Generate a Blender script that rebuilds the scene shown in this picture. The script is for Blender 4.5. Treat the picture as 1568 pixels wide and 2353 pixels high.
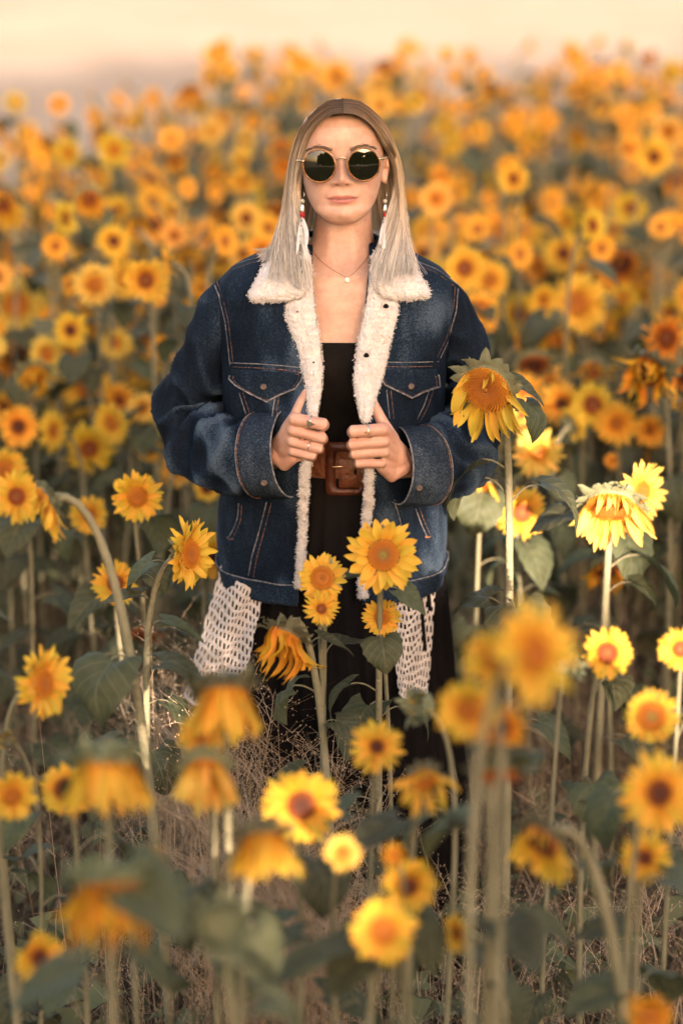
import bpy, bmesh, math, random
import numpy as np
from mathutils import Vector, Matrix, noise
from mathutils.bvhtree import BVHTree
from mathutils.geometry import delaunay_2d_cdt

for o in list(bpy.data.objects): bpy.data.objects.remove(o)
scene = bpy.context.scene
col = scene.collection
R = math.radians
random.seed(7); rng = np.random.default_rng(7)

# ------------------------------------------------------------------ camera
CAM = Vector((0.0, -4.2, 2.3)); PITCH = R(18.53); FPX = 85 / 36 * 2352
cam = bpy.data.cameras.new('camera'); cam_o = bpy.data.objects.new('camera', cam); col.objects.link(cam_o)
cam_o.location = CAM; cam_o.rotation_euler = (math.pi / 2 - PITCH, 0, 0)
cam.lens = 85; cam.sensor_fit = 'VERTICAL'; cam.sensor_height = 36; cam.clip_start = .05; cam.clip_end = 600
cam.dof.use_dof = True; cam.dof.focus_distance = 4.17; cam.dof.aperture_fstop = 1.4
scene.camera = cam_o

# ------------------------------------------------------------------ sky and sun
SUN_EL = R(10); SUN_AZ = math.atan2(.24, -1.0)          # the sun stands low behind the photographer
SUN = Vector((math.sin(SUN_AZ) * math.cos(SUN_EL), math.cos(SUN_AZ) * math.cos(SUN_EL), math.sin(SUN_EL)))
world = bpy.data.worlds.new('World'); scene.world = world; world.use_nodes = True
wn = world.node_tree; wn.nodes.clear()
sky = wn.nodes.new('ShaderNodeTexSky'); sky.sky_type = 'NISHITA'; sky.sun_disc = False
sky.sun_elevation = SUN_EL; sky.sun_rotation = SUN_AZ; sky.dust_density = 3.0; sky.air_density = 1.0
tint = wn.nodes.new('ShaderNodeMix'); tint.data_type = 'RGBA'; tint.blend_type = 'MULTIPLY'
tint.inputs[0].default_value = 1; tint.inputs[7].default_value = (1.0, .835, .76, 1)
bg = wn.nodes.new('ShaderNodeBackground'); bg.inputs[1].default_value = .13
wo = wn.nodes.new('ShaderNodeOutputWorld')
wn.links.new(sky.outputs[0], tint.inputs[6]); wn.links.new(tint.outputs[2], bg.inputs[0]); wn.links.new(bg.outputs[0], wo.inputs[0])
sun = bpy.data.lights.new('sun', 'SUN'); sun.energy = 3.6; sun.angle = R(.55); sun.color = (1.0, .78, .62)
sun_o = bpy.data.objects.new('sun', sun); col.objects.link(sun_o)
sun_o.rotation_euler = (-SUN).to_track_quat('-Z', 'Y').to_euler(); sun_o.location = (0, -20, 12)
vs = scene.view_settings
vs.view_transform = 'Standard'; vs.look = 'None'; vs.gamma = 1; vs.use_curve_mapping = False; vs.exposure = 2.7
scene.cycles.use_denoising = True
scene.cycles.max_bounces = 8; scene.cycles.transparent_max_bounces = 6
scene.cycles.caustics_reflective = False; scene.cycles.caustics_refractive = False
scene.cycles.sample_clamp_indirect = 6

# ------------------------------------------------------------------ helpers
CP, SP = math.cos(PITCH), math.sin(PITCH)
FW = Vector((0, CP, -SP)); UP = Vector((0, SP, CP)); RT = Vector((1, 0, 0))
def ray(px, py):
    return FW + RT * ((px - 784) / FPX) + UP * ((1176 - py) / FPX)
def at(px, py, Y):
    d = ray(px, py); return CAM + d * ((Y - CAM.y) / d.y)
def atd(px, py, d):
    return CAM + ray(px, py) * d
def to_px(p):
    v = Vector(p) - CAM; d = v.dot(FW); return 784 + v.x / d * FPX, 1176 - v.dot(UP) / d * FPX, d

def mk_mesh(name, V, F, mat=None, smooth=True, uv=None, mats=None, midx=None):
    m = bpy.data.meshes.new(name)
    V = [tuple(v) for v in V] if not isinstance(V, np.ndarray) else V
    if isinstance(V, np.ndarray) and isinstance(F, np.ndarray):
        nv, nf, k = len(V), len(F), F.shape[1]
        m.vertices.add(nv); m.vertices.foreach_set('co', np.ascontiguousarray(V, dtype=np.float32).ravel())
        m.loops.add(nf * k); m.loops.foreach_set('vertex_index', np.ascontiguousarray(F, dtype=np.int32).ravel())
        m.polygons.add(nf); m.polygons.foreach_set('loop_start', np.arange(0, nf * k, k, dtype=np.int32))
        m.update(calc_edges=True)
    else:
        m.from_pydata([tuple(v) for v in V], [], [tuple(f) for f in F])
    if uv is not None:
        lay = m.uv_layers.new(name='UVMap'); uv = np.asarray(uv, dtype=np.float32)
        li = np.empty(len(m.loops), dtype=np.int32); m.loops.foreach_get('vertex_index', li)
        lay.data.foreach_set('uv', uv[li].ravel())
    for x in (mats or ([mat] if mat else [])): m.materials.append(x)
    if midx is not None: m.polygons.foreach_set('material_index', np.asarray(midx, dtype=np.int32))
    if smooth: m.polygons.foreach_set('use_smooth', np.ones(len(m.polygons), dtype=bool))
    m.update(); return m
def link(name, m, parent=None, mw=None):
    o = bpy.data.objects.new(name, m); col.objects.link(o)
    if parent: o.parent = parent
    if mw is not None: o.matrix_basis = mw
    return o
def tag(o, label=None, cat=None, group=None, kind=None):
    if label: o['label'] = label
    if cat: o['category'] = cat
    if group: o['group'] = group
    if kind: o['kind'] = kind
    return o
def empty(name, loc=(0, 0, 0)):
    o = bpy.data.objects.new(name, None); col.objects.link(o); o.location = loc; o.empty_display_size = .05; return o

class MB:                                              # collects shapes into one mesh
    def __init__(s): s.V = []; s.F = []; s.I = []; s.UV = []
    def add(s, V, F, mi=0, uv=None):
        n = len(s.V); s.V += [tuple(v) for v in V]; s.F += [tuple(i + n for i in f) for f in F]; s.I += [mi] * len(F)
        s.UV += list(uv) if uv is not None else [(0, 0)] * len(V)
        return s
    def mesh(s, name, *mats, smooth=True): return mk_mesh(name, s.V, s.F, mats=list(mats), smooth=smooth, uv=s.UV, midx=s.I)

def catmull(P, n):
    P = [Vector(p) for p in P]; out = []
    if len(P) == 2: return [P[0].lerp(P[1], i / n) for i in range(n + 1)]
    Q = [P[0] * 2 - P[1]] + P + [P[-1] * 2 - P[-2]]; m = len(P) - 1
    for i in range(n + 1):
        t = i / n * m; k = min(int(t), m - 1); u = t - k
        a, b, c, d = Q[k:k + 4]
        out.append(.5 * ((2 * b) + (c - a) * u + (2 * a - 5 * b + 4 * c - d) * u * u + (3 * b - a - 3 * c + d) * u ** 3))
    return out
def interp(x, xs, ys): return float(np.interp(x, xs, ys))
def frames(P):
    T = [(P[min(i + 1, len(P) - 1)] - P[max(i - 1, 0)]).normalized() for i in range(len(P))]
    ref = Vector((0, 0, 1)) if abs(T[0].z) < .9 else Vector((0, 1, 0))
    N = [(ref - T[0] * ref.dot(T[0])).normalized()]
    for i in range(1, len(P)):
        v = N[-1] - T[i] * N[-1].dot(T[i]); N.append(v.normalized() if v.length > 1e-6 else N[-1])
    return T, N
def tube(P, rad, n=8, caps=True, fn=None, flat=1.0):
    P = [Vector(p) for p in P]; T, N = frames(P); V = []; F = []; UVs = []
    for i, p in enumerate(P):
        r = rad[i] if hasattr(rad, '__len__') else rad
        B = T[i].cross(N[i])
        for j in range(n):
            a = 2 * math.pi * j / n; k = r * (fn(i / (len(P) - 1), a) if fn else 1)
            V.append(p + N[i] * (math.cos(a) * k) + B * (math.sin(a) * k * flat)); UVs.append((j / n, i / (len(P) - 1)))
    for i in range(len(P) - 1):
        for j in range(n):
            k = (j + 1) % n; F.append((i * n + j, i * n + k, (i + 1) * n + k, (i + 1) * n + j))
    if caps: F.append(tuple(range(n - 1, -1, -1))); F.append(tuple((len(P) - 1) * n + j for j in range(n)))
    return V, F, UVs
def capsule(P, rad, n=12, k=3):                        # tube with rounded ends
    P = [Vector(p) for p in P]; rad = list(rad); t0 = (P[0] - P[1]).normalized(); t1 = (P[-1] - P[-2]).normalized()
    A = [P[0] + t0 * rad[0] * math.sin(a) for a in [math.pi / 2 * (1 - i / k) * .97 for i in range(k)]]
    ra = [rad[0] * math.cos(math.pi / 2 * (1 - i / k) * .97) for i in range(k)]
    B = [P[-1] + t1 * rad[-1] * math.sin(a) for a in [math.pi / 2 * (i + 1) / k * .97 for i in range(k)]]
    rb = [rad[-1] * math.cos(math.pi / 2 * (i + 1) / k * .97) for i in range(k)]
    return tube(A + P + B, ra + rad + rb, n)[:2]
def fbm(p, o=4): return noise.fractal(p, 1.0, 2.0, o)

# ------------------------------------------------------------------ materials
def nd(nt, t, **kw):
    n = nt.nodes.new(t)
    for k, v in kw.items():
        if k.startswith('i'): n.inputs[int(k[1:])].default_value = v
        else: setattr(n, k, v)
    return n
def mat(name, base=(.5, .5, .5), rough=.6, **kw):
    m = bpy.data.materials.new(name); m.use_nodes = True; b = m.node_tree.nodes['Principled BSDF']
    b.inputs['Base Color'].default_value = (*base, 1); b.inputs['Roughness'].default_value = rough
    for k, v in kw.items(): b.inputs[k].default_value = v
    return m, m.node_tree, b
def ramp(nt, stops, fac=None):
    r = nt.nodes.new('ShaderNodeValToRGB'); e = r.color_ramp.elements
    while len(e) < len(stops): e.new(.5)
    for x, (p, c) in zip(e, stops): x.position = p; x.color = (*c, 1) if len(c) == 3 else c
    if fac is not None: nt.links.new(fac, r.inputs[0])
    return r
def noise_col(name, stops, scale=8, detail=6, rough=.7, bump=.2, bscale=60, coord='Object', **kw):
    m, nt, b = mat(name, stops[0][1], rough, **kw)
    tc = nd(nt, 'ShaderNodeTexCoord'); n1 = nd(nt, 'ShaderNodeTexNoise'); n1.inputs['Scale'].default_value = scale; n1.inputs['Detail'].default_value = detail
    nt.links.new(tc.outputs[coord], n1.inputs[0]); r = ramp(nt, stops, n1.outputs[0]); nt.links.new(r.outputs[0], b.inputs['Base Color'])
    if bump:
        n2 = nd(nt, 'ShaderNodeTexNoise'); n2.inputs['Scale'].default_value = bscale; n2.inputs['Detail'].default_value = 4
        bp = nd(nt, 'ShaderNodeBump'); bp.inputs['Strength'].default_value = bump; bp.inputs['Distance'].default_value = .01
        nt.links.new(tc.outputs[coord], n2.inputs[0]); nt.links.new(n2.outputs[0], bp.inputs['Height']); nt.links.new(bp.outputs[0], b.inputs['Normal'])
    return m
def leafy(m, nt, b, fac=.35, tcol=None):               # thin petals and leaves let light through
    tr = nd(nt, 'ShaderNodeBsdfTranslucent'); mx = nd(nt, 'ShaderNodeMixShader'); mx.inputs[0].default_value = fac
    out = nt.nodes['Material Output']; src = b.inputs['Base Color'].links[0].from_socket
    nt.links.new(src, tr.inputs[0]); nt.links.new(b.outputs[0], mx.inputs[1]); nt.links.new(tr.outputs[0], mx.inputs[2]); nt.links.new(mx.outputs[0], out.inputs[0])

def petal_mat(name, base, tip, dark):
    m, nt, b = mat(name, tip, .55); uv = nd(nt, 'ShaderNodeUVMap'); sp = nd(nt, 'ShaderNodeSeparateXYZ'); nt.links.new(uv.outputs[0], sp.inputs[0])
    r = ramp(nt, [(0, base), (.45, tip), (1, tip)], sp.outputs[1])
    oi = nd(nt, 'ShaderNodeObjectInfo'); hs = nd(nt, 'ShaderNodeHueSaturation')
    mr = nd(nt, 'ShaderNodeMapRange', i1=0.0, i2=1.0, i3=.478, i4=.513); nt.links.new(oi.outputs['Random'], mr.inputs[0]); nt.links.new(mr.outputs[0], hs.inputs['Hue'])
    mv = nd(nt, 'ShaderNodeMapRange', i1=0.0, i2=1.0, i3=1.06, i4=.80); nt.links.new(oi.outputs['Random'], mv.inputs[0]); nt.links.new(mv.outputs[0], hs.inputs['Value'])
    nt.links.new(r.outputs[0], hs.inputs['Color'])
    w = nd(nt, 'ShaderNodeTexWave'); w.inputs['Scale'].default_value = 4.5; w.inputs['Distortion'].default_value = .6; nt.links.new(uv.outputs[0], w.inputs[0])
    mx = nd(nt, 'ShaderNodeMix', data_type='RGBA', blend_type='MULTIPLY'); mx.inputs[7].default_value = (*dark, 1)
    mm = nd(nt, 'ShaderNodeMath', operation='MULTIPLY', i1=.35); nt.links.new(w.outputs[1], mm.inputs[0]); nt.links.new(mm.outputs[0], mx.inputs[0])
    nt.links.new(hs.outputs[0], mx.inputs[6]); nt.links.new(mx.outputs[2], b.inputs['Base Color'])
    bp = nd(nt, 'ShaderNodeBump'); bp.inputs['Strength'].default_value = .35; bp.inputs['Distance'].default_value = .002
    nt.links.new(w.outputs[1], bp.inputs['Height']); nt.links.new(bp.outputs[0], b.inputs['Normal'])
    leafy(m, nt, b, .38); return m
M = {}
M['petal'] = petal_mat('petal', (.88, .46, .022), (.915, .615, .062), (.94, .81, .56))
M['petal_pale'] = petal_mat('petal_pale', (.89, .50, .04), (.93, .65, .13), (.94, .83, .64))
M['petal_old'] = petal_mat('petal_old', (.74, .29, .011), (.88, .48, .026), (.81, .60, .42))
M['petal_dry'] = petal_mat('petal_dry', (.34, .07, .006), (.52, .15, .008), (.6, .4, .3))
def disc_mat(name, c0, c1, c2, c3):
    m, nt, b = mat(name, c1, .85); tc = nd(nt, 'ShaderNodeTexCoord'); sp = nd(nt, 'ShaderNodeSeparateXYZ'); cb = nd(nt, 'ShaderNodeCombineXYZ'); ln = nd(nt, 'ShaderNodeVectorMath', operation='LENGTH')
    nt.links.new(tc.outputs['Object'], sp.inputs[0]); nt.links.new(sp.outputs[0], cb.inputs[0]); nt.links.new(sp.outputs[1], cb.inputs[1]); nt.links.new(cb.outputs[0], ln.inputs[0])
    n = nd(nt, 'ShaderNodeTexNoise'); n.inputs['Scale'].default_value = 9; nt.links.new(tc.outputs['Object'], n.inputs[0])
    ad = nd(nt, 'ShaderNodeMath', operation='MULTIPLY_ADD', i1=.35, i2=-.17); nt.links.new(n.outputs[0], ad.inputs[0])
    a2 = nd(nt, 'ShaderNodeMath', operation='ADD'); nt.links.new(ln.outputs['Value'], a2.inputs[0]); nt.links.new(ad.outputs[0], a2.inputs[1])
    r = ramp(nt, [(.10, c0), (.36, c1), (.66, c2), (.95, c3)], a2.outputs[0]); nt.links.new(r.outputs[0], b.inputs['Base Color']); return m
M['disc_green'] = disc_mat('disc_green', (.20, .17, .03), (.24, .085, .010), (.40, .13, .008), (.52, .20, .010))
M['disc_orange'] = disc_mat('disc_orange', (.30, .10, .010), (.36, .11, .008), (.42, .14, .008), (.55, .22, .010))
M['disc_dark'] = disc_mat('disc_dark', (.05, .016, .006), (.07, .018, .006), (.14, .03, .006), (.34, .10, .008))
M['disc_red'] = disc_mat('disc_red', (.16, .09, .02), (.22, .05, .010), (.20, .04, .008), (.40, .12, .008))
def green_mat(name, c0, c1, vein, veins=True, tr=.25):
    m, nt, b = mat(name, c0, .6); b.inputs['Specular IOR Level'].default_value = .25; tc = nd(nt, 'ShaderNodeTexCoord'); oi = nd(nt, 'ShaderNodeObjectInfo')
    n = nd(nt, 'ShaderNodeTexNoise'); n.inputs['Scale'].default_value = 5; n.inputs['Detail'].default_value = 5; nt.links.new(tc.outputs['Object'], n.inputs[0])
    r = ramp(nt, [(.3, c0), (.75, c1)], n.outputs[0])
    hs = nd(nt, 'ShaderNodeHueSaturation'); mr = nd(nt, 'ShaderNodeMapRange', i1=0.0, i2=1.0, i3=.455, i4=.515); nt.links.new(oi.outputs['Random'], mr.inputs[0]); nt.links.new(mr.outputs[0], hs.inputs['Hue'])
    mv = nd(nt, 'ShaderNodeMapRange', i1=0.0, i2=1.0, i3=.7, i4=1.3); nt.links.new(oi.outputs['Random'], mv.inputs[0]); nt.links.new(mv.outputs[0], hs.inputs['Value'])
    nt.links.new(r.outputs[0], hs.inputs['Color']); last = hs.outputs[0]
    if veins:
        uv = nd(nt, 'ShaderNodeUVMap'); sp = nd(nt, 'ShaderNodeSeparateXYZ'); nt.links.new(uv.outputs[0], sp.inputs[0])
        ab = nd(nt, 'ShaderNodeMath', operation='ABSOLUTE'); nt.links.new(sp.outputs[0], ab.inputs[0])
        k = nd(nt, 'ShaderNodeMath', operation='MULTIPLY_ADD', i1=-.42); nt.links.new(ab.outputs[0], k.inputs[0]); nt.links.new(sp.outputs[1], k.inputs[2])
        f = nd(nt, 'ShaderNodeMath', operation='MULTIPLY', i1=5.5); nt.links.new(k.outputs[0], f.inputs[0])
        fr = nd(nt, 'ShaderNodeMath', operation='PINGPONG', i1=.5); nt.links.new(f.outputs[0], fr.inputs[0])
        l1 = nd(nt, 'ShaderNodeMath', operation='LESS_THAN', i1=.045); nt.links.new(fr.outputs[0], l1.inputs[0])
        l2 = nd(nt, 'ShaderNodeMath', operation='LESS_THAN', i1=.035); nt.links.new(ab.outputs[0], l2.inputs[0])
        mxm = nd(nt, 'ShaderNodeMath', operation='MAXIMUM'); nt.links.new(l1.outputs[0], mxm.inputs[0]); nt.links.new(l2.outputs[0], mxm.inputs[1])
        h = nd(nt, 'ShaderNodeMath', operation='MULTIPLY', i1=.55); nt.links.new(mxm.outputs[0], h.inputs[0])
        mx = nd(nt, 'ShaderNodeMix', data_type='RGBA'); mx.inputs[7].default_value = (*vein, 1); nt.links.new(h.outputs[0], mx.inputs[0]); nt.links.new(last, mx.inputs[6]); last = mx.outputs[2]
        bp = nd(nt, 'ShaderNodeBump'); bp.inputs['Strength'].default_value = .4; bp.inputs['Distance'].default_value = .004; nt.links.new(fr.outputs[0], bp.inputs['Height']); nt.links.new(bp.outputs[0], b.inputs['Normal'])
    nt.links.new(last, b.inputs['Base Color']); leafy(m, nt, b, tr); return m
M['leaf'] = green_mat('sunflower_leaf', (.055, .064, .030), (.092, .100, .050), (.17, .17, .10))
M['bract'] = green_mat('bract', (.17, .185, .095), (.26, .265, .155), (.2, .2, .1), veins=False, tr=.2)
M['stem'] = noise_col('stem', [(.3, (.18, .165, .085)), (.7, (.29, .255, .155))], scale=14, bump=.5, bscale=160, rough=.8)
M['stem_white'] = noise_col('yarn_like_fibre', [(.3, (.5, .46, .36)), (.7, (.6, .55, .45))], scale=14, bump=.3, bscale=160, rough=.8)
# ------------------------------------------------------------------ ground
def ground_mat(name, stops, scale, bump, bscale=25, fine=(.75, 1.2)):
    m, nt, b = mat(name, stops[0][1], .95); tc = nd(nt, 'ShaderNodeTexCoord')
    n1 = nd(nt, 'ShaderNodeTexNoise'); n1.inputs['Scale'].default_value = scale; n1.inputs['Detail'].default_value = 9; n1.inputs['Roughness'].default_value = .65
    n2 = nd(nt, 'ShaderNodeTexNoise'); n2.inputs['Scale'].default_value = bscale; n2.inputs['Detail'].default_value = 8
    nt.links.new(tc.outputs['Object'], n1.inputs[0]); nt.links.new(tc.outputs['Object'], n2.inputs[0])
    r = ramp(nt, stops, n1.outputs[0]); mr = nd(nt, 'ShaderNodeMapRange', i1=.3, i2=.7, i3=fine[0], i4=fine[1]); nt.links.new(n2.outputs[0], mr.inputs[0])
    mx = nd(nt, 'ShaderNodeVectorMath', operation='SCALE'); nt.links.new(r.outputs[0], mx.inputs[0]); nt.links.new(mr.outputs[0], mx.inputs[3]); nt.links.new(mx.outputs[0], b.inputs['Base Color'])
    bp = nd(nt, 'ShaderNodeBump'); bp.inputs['Strength'].default_value = bump; bp.inputs['Distance'].default_value = .05; nt.links.new(n2.outputs[0], bp.inputs['Height']); nt.links.new(bp.outputs[0], b.inputs['Normal'])
    return m
M['soil'] = ground_mat('soil', [(.3, (.026, .0155, .0085)), (.5, (.052, .033, .018)), (.7, (.115, .077, .043))], 3.0, .9)
M['stubble'] = ground_mat('stubble', [(.3, (.40, .27, .175)), (.55, (.47, .335, .225)), (.75, (.54, .40, .285))], .7, .5, 18, (.88, 1.08))
N = 60; xs = np.concatenate([np.linspace(-220, -6, 12), np.linspace(-5.5, 5.5, 45), np.linspace(6, 220, 12)]); ys = np.concatenate([np.linspace(-220, -7, 12), np.linspace(-6, 12, 73), np.linspace(13, 260, 14)])
V = []; F = []
for j, y in enumerate(ys):
    for i, x in enumerate(xs):
        z = .03 * (noise.noise(Vector((x * 1.3, y * 1.3, 3))) - .6) if abs(x) < 6 and -6.5 < y < 12.5 else -.02
        V.append((x, y, z))
nx = len(xs)
for j in range(len(ys) - 1):
    for i in range(nx - 1): F.append((j * nx + i, j * nx + i + 1, (j + 1) * nx + i + 1, (j + 1) * nx + i))
g = link('ground', mk_mesh('ground', V, F, M['soil'])); tag(g, 'bare brown soil strewn with dry plant litter', 'ground', kind='structure')
# the mown field beyond the sunflowers
V = []; F = []
bx = np.linspace(-60, 60, 121); by = [0, .25, .6, 1.5, 4, 10, 30, 90, 200]
for y in by:
    for x in bx:
        e = 6.1 + (.9 * noise.noise(Vector((x * .35, 1, 5))) + .35 * noise.noise(Vector((x * 1.7, 4, 2)))) * (1 if y < 2 else 0)
        V.append((x, e + y, .004 + .012 * min(y, 1)))
for j in range(len(by) - 1):
    for i in range(120): F.append((j * 121 + i, j * 121 + i + 1, (j + 1) * 121 + i + 1, (j + 1) * 121 + i))
g = link('stubble_field', mk_mesh('stubble_field', V, F, M['stubble'])); tag(g, 'sunlit pale straw field beyond the sunflowers', 'field', kind='structure')

# ------------------------------------------------------------------ sunflower pieces (shared meshes)
def petal_mesh(name, m, bend, cup, twist=0, w=.30, wav=0, seed=0, tipcurl=0):
    V = []; F = []; UV = []; ny, nx2 = 8, 4; rr = random.Random(seed)
    for j in range(ny + 1):
        s = j / ny; wd = w * (math.sin(math.pi * min(1, s * .86 + .14)) ** .62) * (1 - .12 * s) * (1.0 if s < .99 else .12)
        z = bend * s * s + tipcurl * max(0, s - .6) ** 2 * 4; y = s * (1 - .12 * abs(bend)) - .3 * tipcurl * max(0, s - .75)
        tw = twist * s; off = wav * math.sin(s * 7 + rr.random() * .6)
        for i in range(nx2 + 1):
            u = i / nx2 * 2 - 1; x = u * wd / 2; zz = cup * (abs(u) ** 1.6) * wd + .03 * math.cos(u * 6.3) * (1 - s) + off * .05 * u
            V.append((x * math.cos(tw) - zz * math.sin(tw) + off * .05, y, z + x * math.sin(tw) + zz * math.cos(tw))); UV.append((u * .5 + .5, s))
    k = nx2 + 1
    for j in range(ny):
        for i in range(nx2): F.append((j * k + i, j * k + i + 1, (j + 1) * k + i + 1, (j + 1) * k + i))
    return mk_mesh(name, V, F, m, uv=UV)
PET = {}
for key in ('petal', 'petal_pale'):
    PET[key] = [petal_mesh(key, M[key], b, c, t, w, wv, sd, tc) for sd, (b, c, t, w, wv, tc) in enumerate([(.06, .20, .05, .33, 0, 0), (-.12, .26, -.2, .29, .3, -.1), (.2, .14, .25, .35, .2, .1), (-.22, .32, .0, .27, .5, 0), (.1, .40, -.4, .29, .6, .25), (-.05, .16, .15, .36, .2, -.2)])]
for key in ('petal_old', 'petal_dry'):
    PET[key] = [petal_mesh(key, M[key], b, c, t, w, wv, sd, tc) for sd, (b, c, t, w, wv, tc) in enumerate([(.35, .5, .6, .22, 1, .4), (-.3, .6, -.7, .20, 1.4, -.4), (.5, .4, .9, .24, 1, .6), (-.45, .7, .3, .18, 1.5, .5)])]
def disc_mesh(name, m, dome):
    b = MB(); n, rings = 28, 8; V = [(0, 0, dome)]; F = []
    for j in range(1, rings + 1):
        r = j / rings
        for i in range(n):
            a = 2 * math.pi * i / n; V.append((math.cos(a) * r, math.sin(a) * r, dome * (1 - r ** 2.2) - .12 * math.exp(-(r / .3) ** 2)))
    for i in range(n): F.append((0, 1 + i, 1 + (i + 1) % n))
    for j in range(rings - 1):
        for i in range(n): k = (i + 1) % n; F.append((1 + j * n + i, 1 + (j + 1) * n + i, 1 + (j + 1) * n + k, 1 + j * n + k))
    b.add(V, F)
    for k in range(330):                                # the florets
        r = math.sqrt((k + 2) / 333); a = k * 2.39996; x, y = r * math.cos(a), r * math.sin(a)
        z = dome * (1 - r ** 2.2) - .12 * math.exp(-(r / .3) ** 2); h = .05 + .12 * (r > .55) + .05 * random.random(); s = .028 + .018 * r
        c = Vector((x, y, z)); out = Vector((x, y, 0)) * .06
        b.add([c + Vector((s, 0, 0)), c + Vector((-s * .5, s * .87, 0)), c + Vector((-s * .5, -s * .87, 0)), c + out + Vector((0, 0, h))], [(0, 1, 3), (1, 2, 3), (2, 0, 3)])
    return b.mesh(name, m, smooth=False)
DISC = {k: disc_mesh('disc', M['disc_' + k], .22) for k in ('green', 'orange', 'dark', 'red')}
def head_mesh(name, seed, spread, long=1.0):              # receptacle and bracts
    rr = random.Random(seed); b = MB(); prof = [(.12, -.62), (.35, -.56), (.75, -.40), (1.02, -.18), (1.08, -.02), (1.0, .05)]; n = 20; V = []; F = []
    for r, z in prof:
        for i in range(n): a = 2 * math.pi * i / n; V.append((r * math.cos(a), r * math.sin(a), z))
    for j in range(len(prof) - 1):
        for i in range(n): k = (i + 1) % n; F.append((j * n + i, j * n + k, (j + 1) * n + k, (j + 1) * n + i))
    F.append(tuple(range(n)))
    b.add(V, F)
    for layer, (r0, z0, cnt, L) in enumerate([(.98, -.08, 15, 1.15), (.85, -.3, 12, 1.05), (.6, -.45, 7, .8)]):
        for i in range(cnt):
            a = 2 * math.pi * (i + rr.random() * .7) / cnt; LL = L * long * rr.uniform(.75, 1.25); w = .30 * rr.uniform(.8, 1.2); sp = spread + rr.uniform(-.35, .35); tw = rr.uniform(-.3, .3)
            ca, sa = math.cos(a), math.sin(a); V = []; F = []
            for j in range(6):
                s = j / 5; wd = w * (1 - s) ** .8 * (1 + .9 * s); ang = sp + s * rr.uniform(-.2, .5)
                rad = r0 + LL * s * math.cos(ang); z = z0 + LL * s * math.sin(ang); off = tw * s * s
                for u in (-1, 0, 1): V.append((rad * ca - (u * wd + off) * sa, rad * sa + (u * wd + off) * ca, z + .06 * (1 - abs(u))))
            for j in range(5):
                for i2 in range(2): F.append((j * 3 + i2, j * 3 + i2 + 1, j * 3 + i2 + 4, j * 3 + i2 + 3))
            b.add(V, F)
    return b.mesh(name, M['bract'])
HEAD = {'o': head_mesh('flower_head', 1, -.32, .85), 'n': head_mesh('flower_head', 2, -.05, .62), 'h': head_mesh('flower_head', 9, -.45, .95), 'w': head_mesh('flower_head', 3, .35, 1.1), 'b': head_mesh('flower_head', 5, 1.15, 1.15)}
def leaf_mesh(seed, droop, fold, pet=.38, arch=.16, wid=.40):
    rr = random.Random(seed); b = MB()
    P = catmull([(0, 0, 0), (pet * .45, 0, arch * .8), (pet * .85, 0, arch), (pet, 0, arch * .88)], 8); b.add(*tube(P, [.017 - .005 * i / 8 for i in range(9)], 5)[:2])
    ns, nt = 12, 8; V = []; F = []; UV = []; ang0 = -.25; x, z = pet, arch * .88; mid = []
    L = 1 - pet * .2; ph = rr.random() * 6
    for j in range(ns + 1):
        s = j / ns; mid.append((x, z)); a = ang0 - droop * (s ** .8); x += L / ns * math.cos(a); z += L / ns * math.sin(a)
    for j, (mx_, mz) in enumerate(mid):
        s = j / ns; w = wid * (math.sin(math.pi * (.16 + .84 * s) ** .78) ** .72) * (1 - .35 * s ** 3); a = ang0 - droop * (s ** .8)
        if j == ns: w = .004
        for i in range(nt + 1):
            u = i / nt * 2 - 1; back = .20 * abs(u) ** 1.6 * max(0, 1 - s * 2.2); ser = 1 + (.05 if (j % 2) else -.03) * (abs(u) == 1)
            lift = fold * abs(u) * w + .035 * math.sin(u * 5 + s * 8 + ph) * w * 2.5 - .25 * w * (u * u) * abs(u)
            V.append((mx_ - back * math.cos(a) - lift * math.sin(a), u * w * ser, mz - back * math.sin(a) + lift * math.cos(a))); UV.append((u, s))
    k = nt + 1
    for j in range(ns):
        for i in range(nt): F.append((j * k + i, j * k + i + 1, (j + 1) * k + i + 1, (j + 1) * k + i))
    b.add(V, F, 1, UV); return b.mesh('leaf', M['stem'], M['leaf'])
LEAF = [leaf_mesh(1, .7, .35), leaf_mesh(2, 1.25, .25, .45, .22), leaf_mesh(3, 1.6, .4, .5, .24, .36), leaf_mesh(4, .4, .5, .3, .2, .34), leaf_mesh(5, 1.9, .15, .42, .16, .44), leaf_mesh(6, 1.0, .6, .4, .2, .30)]

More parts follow.
